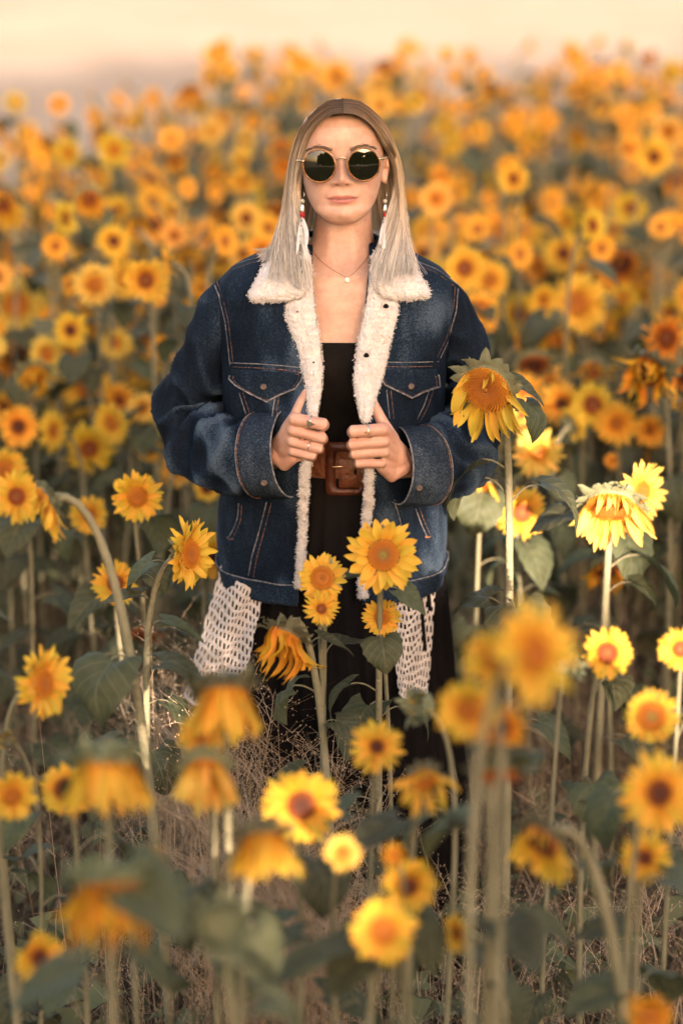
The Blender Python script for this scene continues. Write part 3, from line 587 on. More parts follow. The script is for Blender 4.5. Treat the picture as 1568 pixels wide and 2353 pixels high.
def wispy(x, y, H, nb, spread, mi=1):                    # fine branching grass with hair-thin panicles
    base = Vector((x, y, 0)); a = rg.random() * 6.28; le = rg.uniform(0, .25); top = base + Vector((math.cos(a) * le * H, math.sin(a) * le * H, H))
    P = catmull([base, base.lerp(top, .5) + Vector((rg.gauss(0, .012), rg.gauss(0, .012), .01)), top], 5); gr.add(*ribbon(P, .0010, Vector((1, 0, 0))), mi)
    for k in range(nb):
        t = rg.uniform(.35, 1); p = P[0].lerp(P[-1], t); b = rg.random() * 6.28; el = rg.uniform(-.1, 1.0); L = spread * rg.uniform(.4, 1.0)
        q = p + Vector((math.cos(b) * math.cos(el), math.sin(b) * math.cos(el), math.sin(el))) * L; m = p.lerp(q, .5) + Vector((0, 0, L * .12))
        gr.add(*ribbon([p, m, q], .00065, Vector((.7, 0, .7)) if k % 2 else Vector((1, 0, 0))), mi)
        for s in range(3):
            z = p.lerp(q, rg.uniform(.4, 1)); c = rg.random() * 6.28; e = z + Vector((math.cos(c), math.sin(c), rg.uniform(-.2, .8))) * rg.uniform(.012, .035)
            gr.add(*ribbon([z, e], .0005, Vector((1, 0, 0))), mi)
            gr.add([e + Vector((-.0012, 0, 0)), e + Vector((0, 0, -.002)), e + Vector((.0012, 0, 0)), e + Vector((0, 0, .002))], [(0, 1, 2, 3)], mi)
for j in range(1300):
    x, y = rnd_xy(rg, 3.0)
    wispy(x, y, rg.uniform(.16, .42), rg.randint(8, 15), rg.uniform(.08, .16), rg.choice([0, 1, 1]))
for j in range(3000):                                    # tall dry stalks along the far edge of the patch
    x = rg.uniform(-3.2, 3.2); y = rg.uniform(3.6, 5.9); h = rg.uniform(.35, .85) * (1 if y < 5 else (6.3 - y) / 1.3); o = Vector((rg.gauss(0, .12), rg.gauss(0, .12), 0)); p0 = Vector((x, y, 0))
    gr.add(*ribbon([p0, p0 + o * .4 + Vector((0, 0, h * .6)), p0 + o + Vector((0, 0, h))], rg.uniform(.003, .006), Vector((1, 0, 0))), rg.choice([0, 1, 1, 2]))
for j in range(700):                                     # low green weeds
    x, y = rnd_xy(rg, 4.0)
    for k in range(5):
        a = rg.random() * 6.28; L = rg.uniform(.04, .10); o = Vector((math.cos(a), math.sin(a), 0)); p0 = Vector((x, y, rg.uniform(.0, .22))); s_ = Vector((-o.y, o.x, .2)) * L * .28
        gr.add([p0, p0 + o * L * .5 + s_ + Vector((0, 0, L * .4)), p0 + o * L + Vector((0, 0, L * .15)), p0 + o * L * .5 - s_ + Vector((0, 0, L * .4))], [(0, 1, 2, 3)], 2)
for j in range(230):                                      # the dense fluffy clump before the skirt
    p = atd(rg.gauss(640, 75), 1900, 3.75); wispy(p.x, rg.uniform(-.75, -.32), rg.uniform(.30, .62), rg.randint(12, 20), rg.uniform(.10, .18))
for j in range(110):
    p = atd(rg.gauss(400, 95), 1900, 3.9); wispy(p.x, rg.uniform(-.45, .1), rg.uniform(.35, .72), rg.randint(10, 16), rg.uniform(.10, .18))
tag(link('dry_grass', gr.mesh('dry_grass', M['straw'], M['straw_pale'], M['weed'], smooth=False)), 'tangle of dry wispy grass and straw between the sunflower stems', 'grass', kind='stuff')
print('grass tris', len(gr.F) * 2)

# ------------------------------------------------------------------ trees behind the photographer: they shade the flowers and the woman
M['bark'] = noise_col('bark', [(.3, (.05, .035, .025)), (.7, (.13, .095, .07))], scale=6, bump=.8, bscale=12, rough=.9)
M['foliage'] = noise_col('foliage', [(.3, (.035, .055, .016)), (.7, (.09, .11, .03))], scale=1.5, bump=0, rough=.7)
# gaps in the crowns where the low sun breaks through: (point it falls on, radius)
_fd = lambda d: 3.95 - (3.95 - d) * .68
GAPS = [(atd(1160, 1290, 4.12), .085), (atd(1425, 1130, 4.45), .15), (atd(1420, 1210, 4.42), .09), (atd(480, 1850, _fd(2.95)), .05), (atd(520, 1990, _fd(2.95)), .06), 
        (atd(1250, 1375, 4.6), .09), (atd(1235, 1040, 5.0), .06), (atd(785, 1960, _fd(2.88)), .035)]
def tree(x, y, h, cr, seed, label):
    rr = np.random.default_rng(seed); r2 = random.Random(seed); root = empty('tree', (x, y, 0)); tag(root, label, 'tree', 'trees behind the photographer')
    tb = MB(); tr = [Vector((0, 0, -.1)), Vector((r2.gauss(0, .1), r2.gauss(0, .1), h * .35)), Vector((r2.gauss(0, .2), r2.gauss(0, .2), h * .8))]
    tb.add(*tube(catmull(tr, 10), [.17 - .012 * i for i in range(11)], 10)[:2]); tips = [tr[2]]
    for k in range(9):
        z = h * r2.uniform(.22, .7); p = tr[0].lerp(tr[2], z / (h * .8)); a = k * 2.4 + r2.random(); L = cr * r2.uniform(.5, .85)
        q = p + Vector((math.cos(a) * L, math.sin(a) * L, L * r2.uniform(.3, .8))); tb.add(*tube(catmull([p, p.lerp(q, .5) + Vector((0, 0, -.08)), q], 6), [.06 - .008 * i for i in range(7)], 6)[:2]); tips.append(q)
    link('trunk', tb.mesh('trunk', M['bark']), root)
    cl = []                                              # leaf clumps
    for k in range(70):
        a = r2.random() * 6.28; zz = r2.uniform(.14, .97); rad = cr * math.sqrt(max(.05, 1 - abs(2 * (zz - .48)) ** 4 * .75)) * math.sqrt(r2.random())
        cl.append((math.cos(a) * rad, math.sin(a) * rad, zz * h, r2.uniform(.40, .65)))
    cl = np.array(cl); n = 34000; c = cl[rr.integers(0, len(cl), n)]; off = rr.normal(size=(n, 3)); off /= np.linalg.norm(off, axis=1)[:, None]
    P = c[:, :3] + off * (c[:, 3] * rr.random(n) ** .45)[:, None]; P = P[(P[:, 2] > .35) & (P[:, 2] < h)]
    S = np.array(SUN); keep = np.ones(len(P), bool); W = P + np.array([x, y, 0])
    for g, rad in GAPS:
        v = W - np.array(g); t = v @ S; dist = np.linalg.norm(v - t[:, None] * S, axis=1); keep &= ~((dist < rad + .05) & (t > 0))
    P = P[keep]; n = len(P)
    u = rr.normal(size=(n, 3)); u /= np.linalg.norm(u, axis=1)[:, None]; w = np.cross(u, rr.normal(size=(n, 3))); w /= np.linalg.norm(w, axis=1)[:, None]
    s = rr.uniform(.07, .115, n)[:, None]; V = np.stack([P - u * s, P + w * s * .55, P + u * s, P - w * s * .55], 1).reshape(-1, 3); F = np.arange(4 * n).reshape(-1, 4)
    link('crown', mk_mesh('crown', V, F, M['foliage'], smooth=False), root)
TN = ['first', 'second', 'third', 'fourth', 'middle', 'sixth', 'seventh', 'eighth', 'last']
for k in range(9):
    tree(3.9 + (k - 4) * 1.55, -14.0 + .55 * math.sin(k * 2.1), [4.3, 4.3, 4.4, 4.5, 4.6, 4.65, 4.65, 4.65, 4.6][k], 1.6, 300 + k, '%s leafy tree from the left in the row behind the photographer' % TN[k])
# ================================================================== the woman
person = empty('person', (0, 0, 0))
tag(person, 'woman in round sunglasses and fleece lined denim jacket, hands gripping its lapels', 'person')
def skin_mat():
    m, nt, b = mat('skin', (.62, .36, .25), .46); tc = nd(nt, 'ShaderNodeTexCoord')
    n = nd(nt, 'ShaderNodeTexNoise'); n.inputs['Scale'].default_value = 34; n.inputs['Detail'].default_value = 8; n.inputs['Roughness'].default_value = .68; nt.links.new(tc.outputs['Object'], n.inputs[0])
    r = ramp(nt, [(.28, (.455, .235, .155)), (.5, (.55, .325, .23)), (.72, (.625, .395, .29))], n.outputs[0])
    v = nd(nt, 'ShaderNodeTexVoronoi'); v.inputs['Scale'].default_value = 95; nt.links.new(tc.outputs['Object'], v.inputs[0])
    n3 = nd(nt, 'ShaderNodeTexNoise'); n3.inputs['Scale'].default_value = 30; nt.links.new(tc.outputs['Object'], n3.inputs[0])
    mm = nd(nt, 'ShaderNodeMath', operation='MULTIPLY_ADD', i1=.22, i2=-.035); nt.links.new(n3.outputs[0], mm.inputs[0])
    lt = nd(nt, 'ShaderNodeMath', operation='LESS_THAN'); nt.links.new(v.outputs['Distance'], lt.inputs[0]); nt.links.new(mm.outputs[0], lt.inputs[1])
    fr = nd(nt, 'ShaderNodeMath', operation='MULTIPLY', i1=.22); nt.links.new(lt.outputs[0], fr.inputs[0])
    mf = nd(nt, 'ShaderNodeMix', data_type='RGBA'); mf.inputs[7].default_value = (.30, .13, .07, 1); nt.links.new(fr.outputs[0], mf.inputs[0]); nt.links.new(r.outputs[0], mf.inputs[6])
    at_ = nd(nt, 'ShaderNodeAttribute', attribute_name='tint'); mx = nd(nt, 'ShaderNodeMix', data_type='RGBA')
    nt.links.new(at_.outputs['Alpha'], mx.inputs[0]); nt.links.new(mf.outputs[2], mx.inputs[6]); nt.links.new(at_.outputs['Color'], mx.inputs[7]); nt.links.new(mx.outputs[2], b.inputs['Base Color'])
    b.inputs['Subsurface Weight'].default_value = .25; b.inputs['Subsurface Radius'].default_value = (.012, .005, .003); b.inputs['Subsurface Scale'].default_value = .6
    n2 = nd(nt, 'ShaderNodeTexNoise'); n2.inputs['Scale'].default_value = 420; bp = nd(nt, 'ShaderNodeBump'); bp.inputs['Strength'].default_value = .22; bp.inputs['Distance'].default_value = .001
    nt.links.new(tc.outputs['Object'], n2.inputs[0]); nt.links.new(n2.outputs[0], bp.inputs['Height']); nt.links.new(bp.outputs[0], b.inputs['Normal'])
    return m
M['skin'] = skin_mat()
# ---- head, in its own frame: millimetres, z = 0 at the chin, the face looks along -y
mm_ = .001
CHIN = at(788, 513, -.088)
HM = Matrix.Translation(CHIN) @ Matrix.Rotation(R(-6.5), 4, 'X') @ Matrix.Rotation(R(-1.7), 4, 'Y') @ Matrix.Translation((0, .084, 0)) @ Matrix.Diagonal((.001, .001, .001, 1))
hz = [-3, 0, 5, 12, 20, 32, 42, 55, 68, 85, 101, 119, 130, 146, 163, 177, 190, 200, 206, 209]
hF = [-74, -82, -88, -92, -93.5, -90, -92, -93, -93, -92, -89, -92, -96, -97, -93, -84, -66, -42, -20, -2]
hB = [-52, -40, -30, -15, 0, 25, 45, 62, 74, 84, 89, 92, 92, 89, 80, 67, 48, 31, 16, 3]
hW = [12, 24, 32, 41, 49, 56.5, 61, 65, 68.5, 71.5, 73.5, 74.5, 75, 73.5, 69, 60, 46, 31, 16, 2]
from numpy import interp as ni
# the front of the jacket as a surface: y over (x, z)
JT = [(.772, .2010, .150, .150), (.80, .2035, .150, .15), (.90, .204, .148, .145), (1.0, .200, .148, .14), (1.1, .198, .146, .14), (1.2, .202, .138, .135), (1.26, .206, .128, .13), (1.30, .206, .116, .122), (1.325, .203, .104, .113), (1.345, .184, .092, .102), (1.365, .146, .078, .09), (1.385, .100, .065, .077), (1.40, .075, .055, .068)]
jz = [t[0] for t in JT]; JN = 2.6
def jpar(z): return [ni(z, jz, [t[k] for t in JT]) for k in (1, 2, 3)] + [ni(z, [.77, 1.0, 1.3], [-.020, -.016, -.010])]
EL = [(716,620),(720,680),(730,760),(738,830),(736,890),(722,965),(704,1050),(698,1140),(693,1250),(686,1350)]
ER = [(851,600),(842,690),(826,780),(814,850),(817,910),(833,968),(847,1060),(846,1140),(838,1230),(832,1385)]
def edge_tab(E):
    P = [at(px, py, -.15 - .045 * math.exp(-((py - 990) / 110) ** 2)) for px, py in E]; P.sort(key=lambda p: p.z); return [p.z for p in P], [p.x for p in P]
XL, XR = edge_tab(EL), edge_tab(ER)
def jfront(x, z):
    a, bf, bb, xc = jpar(z); t = min(1, abs(x - xc) / a); y = -bf * (1 - t ** JN) ** (1 / JN)
    g = math.exp(-((z - 1.065) / .10) ** 2); xl, xr = ni(z, *XL), ni(z, *XR)
    return y - .062 * g * (math.exp(-((x - xl) / .055) ** 2) if x < 0 else math.exp(-((x - xr) / .055) ** 2)) - .006 * math.exp(-((z - 1.2) / .08) ** 2)
def jpt(px, py, off=0):
    Y = -.15
    for _ in range(7): p = at(px, py, Y); Y = jfront(p.x, p.z) - off
    return at(px, py, Y)
def smooth_tab(xs, ys):
    g = np.linspace(xs[0], xs[-1], 451); v = np.interp(g, xs, ys); k = np.exp(-np.linspace(-2, 2, 17) ** 2); k /= k.sum(); p = np.pad(v, 8, mode='edge'); return g, np.convolve(p, k, 'valid')
SF, SB, SW = smooth_tab(hz, hF), smooth_tab(hz, hB), smooth_tab(hz, hW)
def face_disp(x, z):
    e = math.exp; gx = lambda c, s: e(-((x - c) / s) ** 2); gz = lambda c, s: e(-((z - c) / s) ** 2)
    d = ni(z, [62, 65, 68, 72, 77, 84, 95, 105, 116, 128], [0, 5, 12, 17.5, 20, 16.5, 11, 7, 4, 0]) * e(-(abs(x) / ni(z, [62, 70, 78, 90, 106, 120], [13, 11.5, 9.5, 8.5, 9, 12])) ** 2)
    for s in (-1, 1):
        d += 4.5 * gx(13.5 * s, 5.5) * gz(71, 6) - 4.5 * gx(7 * s, 3.2) * gz(66.5, 2.4) - 7 * gx(33 * s, 15) * gz(105, 10) + 4.5 * gx(47 * s, 17) * gz(86, 15) - 2.2 * gx(29 * s, 5) * gz(43, 5) - 1.5 * gx(25 * s, 6) * gz(62, 10) + 2 * gx(34 * s, 20) * gz(132, 7)
    lw = max(0, 1 - (x / 27) ** 2) ** .7
    zu = 47.6 - 1.0 * gx(0, 4) - .0025 * x * x; d += lw * (3.6 * gz(zu, 4.0) + 4.6 * gz(36.8 + .005 * x * x, 4.8) - 3.2 * gz(42.2 + .0022 * x * x, 1.8))
    d += -1.4 * gx(0, 3.2) * gz(57, 6) + 3.5 * gx(0, 15) * gz(16, 10) - 2.2 * gx(0, 16) * gz(28.5, 3.5)
    return d
V = []; F = []; NZ, NA = 132, 150
for j in range(NZ + 1):
    z = -3 + 212 * j / NZ; f, b_, w = ni(z, *SF), ni(z, *SB), max(.5, ni(z, *SW)); yc = min(6, (f + b_) / 2)
    for i in range(NA):
        u = i / NA * 2 - 1; ph = math.pi * (u * .62 + .38 * u ** 3)
        c, s = math.cos(ph), math.sin(ph); n = 2.25 if c > 0 else 2.05
        x = w * math.copysign(abs(s) ** (2 / n), s); y = yc + ((f - yc) if c > 0 else (b_ - yc)) * abs(c) ** (2 / n)
        if c > .1: y -= face_disp(x, z) * min(1, (c - .1) / .35)
        V.append(HM @ Vector((x, y, z)))
for j in range(NZ):
    for i in range(NA): k = (i + 1) % NA; F.append((j * NA + i, j * NA + k, (j + 1) * NA + k, (j + 1) * NA + i))
F.append(tuple(range(NA - 1, -1, -1))); F.append(tuple(NZ * NA + i for i in range(NA)))
body = MB(); body.add(V, F)
for s in (-1, 1):                                        # ears
    P = [];
    for k in range(11):
        a = -2.4 + k / 10 * 4.4; P.append(HM @ Vector((s * (77 + 3 * math.sin(a * .5 + 1)), 15 + 13 * math.cos(a + 1.2) * .95, 86 + 26 * math.sin(a + 1.0))))
    body.add(*capsule(P, [.0035] * 11, 8))
    body.add(*capsule([HM @ Vector((s * 74, 10, 104)), HM @ Vector((s * 76, 14, 88)), HM @ Vector((s * 74, 8, 66))], [.0075, .009, .006], 10))
# ---- torso: rings (z, x half width, front, back, centre y)
TR = [(1.49, .046, .044, .052, .012), (1.45, .0495, .048, .055, .012), (1.42, .0515, .050, .058, .012), (1.395, .055, .053, .062, .010), (1.378, .068, .060, .070, .008), (1.365, .092, .068, .078, .005), (1.350, .128, .077, .086, .0), (1.33, .158, .086, .092, 0), (1.30, .172, .096, .098, 0),
      (1.25, .170, .106, .10, 0), (1.20, .158, .116, .098, 0), (1.15, .146, .114, .094, 0), (1.10, .136, .106, .09, 0), (1.03, .128, .102, .09, 0), (.98, .136, .104, .098, 0), (.90, .162, .110, .118, 0), (.82, .172, .112, .122, 0), (.76, .165, .10, .115, 0), (.74, .14, .08, .09, 0)]
tz = [r[0] for r in TR][::-1]
def ring(z, phi, off=0, tab=None):
    a, bf, bb, yc = (ni(z, tz, [r[k] for r in TR][::-1]) for k in (1, 2, 3, 4)) if tab is None else (ni(z, tab[0], t) for t in tab[1:])
    c, s = math.cos(phi), math.sin(phi); n = 2.2
    x = (a + off) * math.copysign(abs(s) ** (2 / n), s); y = yc - ((bf + off) if c > 0 else (bb + off)) * math.copysign(abs(c) ** (2 / n), c)
    return Vector((x + .003, y, z))
def loft(zs, off=0, NA=96, fn=None, tab=None, cap=True):
    V = []; F = []
    for z in zs:
        for i in range(NA):
            p = ring(z, 2 * math.pi * i / NA, off, tab)
            if fn: p = fn(p, z, 2 * math.pi * i / NA)
            V.append(p)
    for j in range(len(zs) - 1):
        for i in range(NA): k = (i + 1) % NA; F.append((j * NA + i, j * NA + k, (j + 1) * NA + k, (j + 1) * NA + i))
    if cap: F.append(tuple(range(NA - 1, -1, -1))); F.append(tuple((len(zs) - 1) * NA + i for i in range(NA)))
    return V, F
def clav(p, z, ph):
    if p.y < 0:
        for s in (-1, 1):
            l = 1.350 + .12 * max(0, s * p.x - .02); p = p + Vector((0, -.0045 * math.exp(-((z - l) / .007) ** 2) * math.exp(-((s * p.x - .055) / .05) ** 2), 0))
            p = p + Vector((0, -.004 * math.exp(-((p.x - s * .023) / .010) ** 2) * math.exp(-((z - 1.40) / .035) ** 2), 0))   # neck tendons
            p = p + Vector((0, -.018 * math.exp(-((p.x - s * .062) / .045) ** 2) * math.exp(-((z - 1.185) / .05) ** 2), 0))
        p = p + Vector((0, .006 * math.exp(-(p.x / .012) ** 2) * math.exp(-((z - 1.363) / .012) ** 2), 0))
    return p
body.add(*loft(np.linspace(.745, 1.488, 150), fn=clav))
for s in (-1, 1):                                        # legs
    body.add(*capsule([(s * .085, 0, .80), (s * .088, -.005, .48), (s * .088, .01, .27), (s * .086, .02, .08)], [.082, .055, .048, .038], 16))
    body.add(*capsule([(s * .086, .03, .04), (s * .088, -.06, .035), (s * .09, -.14, .028)], [.036, .036, .026], 12))
# ---- arms and hands: (pixel x, y, depth Y) for each joint
ARM = {'a': [at(575, 685, .01), at(497, 765, .02), at(450, 850, .03), at(432, 935, .03), at(458, 1008, -.02), at(525, 1043, -.09), at(590, 1046, -.135), at(640, 1042, -.168)],
       'b': [at(985, 695, .01), at(1040, 770, .02), at(1068, 850, .03), at(1076, 940, .03), at(1062, 1010, -.01), at(1026, 1050, -.075), at(980, 1062, -.12), at(925, 1064, -.16)]}
FING = {'a': (((676, 962), (744, 975), .0115), ((672, 988), (743, 1007), .0100), ((670, 1014), (735, 1031), .0090), ((672, 1038), (720, 1048), .0080)),
        'b': (((880, 986), (808, 991), .0115), ((882, 1014), (805, 1021), .0100), ((882, 1038), (810, 1043), .0092), ((876, 1064), (820, 1064), .0082))}
for k, sg in (('a', 1), ('b', -1)):
    P = ARM[k]; body.add(*capsule(catmull(P, 24), [.034 - .008 * min(1, i / 24) for i in range(25)], 14))
    wr = P[-1]
    for q, (mcp, pip, r) in enumerate(FING[k]):
        m0 = at(*mcp, -.232 + .004 * q); p0 = at(*pip, -.240 + .003 * q); d0 = at(pip[0] - sg * 6, pip[1] + 3, -.212 + .002 * q); t0 = at(pip[0] - sg * 36, pip[1] + 5, -.203)
        body.add(*capsule([m0, m0.lerp(p0, .5) + Vector((0, -.0005, 0)), p0, p0.lerp(d0, .55) + Vector((sg * .002, 0, 0)), d0, t0], [r * 1.0, r * .93, r * .98, r * .9, r * .85, r * .75], 14))
        body.add(*capsule([wr + Vector((0, .004 * q, .010 - .008 * q)), wr.lerp(m0, .55) + Vector((0, .004, 0)), m0 + Vector((0, .004, 0))], [.018, .0155, r * 1.02], 14))
        body.add(*capsule([m0 + Vector((0, -.0012, 0)), m0 + Vector((sg * .003, -.0012, 0))], [r * .98, r * .9], 10))
    if k == 'a': th = [at(650, 1030, -.185), at(664, 985, -.198), at(680, 952, -.192), at(690, 926, -.187), at(701, 903, -.184)]; heel = [at(640, 1045, -.18), at(655, 1062, -.19), at(672, 1050, -.205)]
    else: th = [at(915, 1055, -.185), at(895, 1005, -.198), at(877, 968, -.192), at(865, 942, -.187), at(855, 918, -.184)]; heel = [at(920, 1070, -.18), at(897, 1088, -.19), at(878, 1072, -.208)]
    th[2:] = [jpt(*p, o_) for p, o_ in zip(((680, 952), (691, 926), (703, 902)) if k == 'a' else ((877, 968), (864, 942), (853, 918)), (.006, .004, .002))]
    body.add(*capsule(th, [.017, .0150, .0105, .0098, .0078], 14)); body.add(*capsule(heel, [.020, .016, .012], 12))
tmp = bpy.data.objects.new('tmp', mk_mesh('tmp', body.V, body.F)); col.objects.link(tmp)
md = tmp.modifiers.new('r', 'REMESH'); md.mode = 'VOXEL'; md.voxel_size = .0021; md.use_smooth_shade = True
ms = tmp.modifiers.new('s', 'SMOOTH'); ms.factor = .5; ms.iterations = 3
dg = bpy.context.evaluated_depsgraph_get(); bm_ = bpy.data.meshes.new_from_object(tmp.evaluated_get(dg)); bpy.data.objects.remove(tmp)
bm_.name = 'body'; bm_.materials.clear(); bm_.materials.append(M['skin']); body_o = link('body', bm_, person)
bm_.polygons.foreach_set('use_smooth', np.ones(len(bm_.polygons), dtype=bool))
co = np.empty(len(bm_.vertices) * 3, dtype=np.float32); bm_.vertices.foreach_get('co', co); co = co.reshape(-1, 3)
inv = np.array(HM.inverted()); L = co @ inv[:3, :3].T + inv[:3, 3]; x, y, z = L.T
tint = np.zeros((len(co), 4), dtype=np.float32)
front = (y < -60) & (z > 0) & (z < 215)
lw = np.clip(1 - (x / 27.5) ** 2, 0, 1); mid_ = 42.2 + .0022 * x * x; top = mid_ + 8.2 * lw ** .9 - 1.5 * np.exp(-(x / 4) ** 2); bot = mid_ - 9.2 * lw ** .7
lip = front * np.clip(np.minimum(top - z, z - bot) / 1.8, 0, 1) * (lw > 0)
mouth = front * np.exp(-((z - (42.2 + .0022 * x * x)) / 1.0) ** 2) * (np.abs(x) < 28)
blush = front * sum(np.exp(-((x - s * 46) / 18) ** 2 - ((z - 74) / 15) ** 2) for s in (-1, 1)) * .35 + front * np.exp(-(x / 14) ** 2 - ((z - 74) / 10) ** 2) * .22
hand = (co[:, 1] < -.17) & (co[:, 2] < 1.15); blush = np.maximum(blush, hand * .25)
kn = np.zeros(len(co))
for k_ in 'ab':
    for q, (mcp, pip, r) in enumerate(FING[k_]):
        for pt, yy, w in ((mcp, -.240, .34), (pip, -.248, .40)):
            c_ = np.array(at(*pt, yy)); kn = np.maximum(kn, w * np.exp(-((co - c_) ** 2).sum(1) / .0075 ** 2))
blush = np.maximum(blush, kn)
tint[:, :3] = (.54, .235, .165); tint[:, 3] = blush
k = lip > blush; tint[k, :3] = (.40, .13, .105); tint[:, 3] = np.maximum(tint[:, 3], lip * .95)
k = mouth > .25; tint[k, :3] = (.17, .05, .04); tint[k, 3] = np.maximum(tint[k, 3], mouth[k] * .9)
for s in (-1, 1):
    no = front * np.exp(-((x - s * 8.5) / 4.2) ** 2 - ((z - 67) / 2.0) ** 2); k = no > .3; tint[k, :3] = (.16, .055, .04); tint[k, 3] = np.maximum(tint[k, 3], no[k] * .85)
ca = bm_.color_attributes.new('tint', 'FLOAT_COLOR', 'POINT'); ca.data.foreach_set('color', tint.ravel())
print('body faces', len(bm_.polygons))
BODY = BVHTree.FromPolygons([Vector(c) for c in co], [tuple(p.vertices) for p in bm_.polygons])
def hit(bvhs, px, py):
    d = ray(px, py).normalized(); best = None
    for t in bvhs:
        loc, nrm, idx, ds = t.ray_cast(CAM, d)
        if loc is not None and (best is None or ds < best[2]): best = (loc, nrm, ds)
    return best
# eyebrows
M['brow'] = mat('eyebrow', (.11, .062, .035), .8)[0]
for s in (-1, 1):
    b = MB(); rr = random.Random(3)
    for k in range(190):
        u = rr.random(); xx = 14 + 43 * u; zz = ni(u, [0, .25, .58, 1], [125.5, 129, 132.5, 125.5]) + rr.gauss(0, 1) * (2.0 - 1.2 * u); yy = -96.5 - face_disp(s * xx, zz) * .4
        yy = ni(zz, *SF); ww = ni(zz, *SW); yy = 6 + (yy - 6) * max(0, 1 - (xx / ww) ** 2.25) ** (1 / 2.25) - face_disp(s * xx, zz) - .6
        a = Vector((s * xx, yy, zz)); e = a + Vector((s * rr.uniform(4, 7), .9 + 2.2 * u, rr.uniform(.5, 2.5) * (1 - 1.6 * u)))
        V, F = ribbon([a, a.lerp(e, .5), e], .55, Vector((0, 0, 1))); b.add([HM @ v for v in V], F)
    link('eyebrow', b.mesh('eyebrow', M['brow'], smooth=False), person)

# ---- hair
def hair_mat():
    m, nt, b = mat('hair', (.5, .4, .3), .38); uv = nd(nt, 'ShaderNodeUVMap'); sp = nd(nt, 'ShaderNodeSeparateXYZ'); nt.links.new(uv.outputs[0], sp.inputs[0])
    r = ramp(nt, [(0, (.042, .026, .018)), (.14, (.080, .050, .034)), (.30, (.22, .15, .095)), (.48, (.44, .33, .22)), (.75, (.50, .415, .32)), (1, (.55, .495, .42))], sp.outputs[1])
    hs = nd(nt, 'ShaderNodeHueSaturation'); mr = nd(nt, 'ShaderNodeMapRange', i1=0.0, i2=1.0, i3=.40, i4=1.55); nt.links.new(sp.outputs[0], mr.inputs[0]); nt.links.new(mr.outputs[0], hs.inputs['Value'])
    nt.links.new(r.outputs[0], hs.inputs['Color']); nt.links.new(hs.outputs[0], b.inputs['Base Color']); b.inputs['Specular IOR Level'].default_value = .22; b.inputs['Roughness'].default_value = .45; return m
M['hair'] = hair_mat()
GL = [[(788,258,-.090),(756,264,-.086),(720,298,-.070),(701,345,-.050),(689,402,-.034),(686,455,-.034),(696,545,-.080),(710,622,-.118)],
      [(788,241,-.070),(750,247,-.060),(706,288,-.046),(684,350,-.030),(676,420,-.028),(673,490,-.040),(676,560,-.075),(684,628,-.120)],
      [(788,228,-.025),(752,236,-.01),(702,282,.0),(674,350,.004),(661,430,.004),(652,500,-.005),(640,555,-.03),(632,612,-.085)],
      [(788,228,.030),(754,237,.045),(706,286,.056),(680,362,.068),(672,450,.07),(660,520,.058),(636,565,.04),(606,572,.015)],
      [(788,236,.070),(768,262,.095),(745,330,.112),(728,420,.112),(715,500,.10),(700,560,.09),(680,590,.075),(660,600,.06)]]
GR = [[(788.5,258,-.090),(820,263,-.086),(855,292,-.070),(880,334,-.040),(901,372,.018),(908,425,.030),(884,520,-.03),(858,604,-.112)],
      [(788.5,241,-.070),(828,247,-.060),(868,288,-.044),(896,342,-.006),(912,395,.026),(911,465,.02),(896,550,-.04),(880,622,-.112)],
      [(788.5,228,-.025),(826,236,-.01),(876,282,.0),(904,347,.004),(917,410,.006),(922,480,.002),(930,550,-.025),(942,606,-.08)],
      [(788.5,228,.030),(824,237,.045),(872,286,.056),(898,364,.068),(909,450,.07),(916,520,.058),(926,568,.03),(934,596,.0)],
      [(788.5,236,.070),(808,262,.095),(832,330,.112),(850,420,.112),(862,500,.10),(876,560,.09),(890,590,.075),(905,598,.06)]]
b = MB(); rh = random.Random(21)
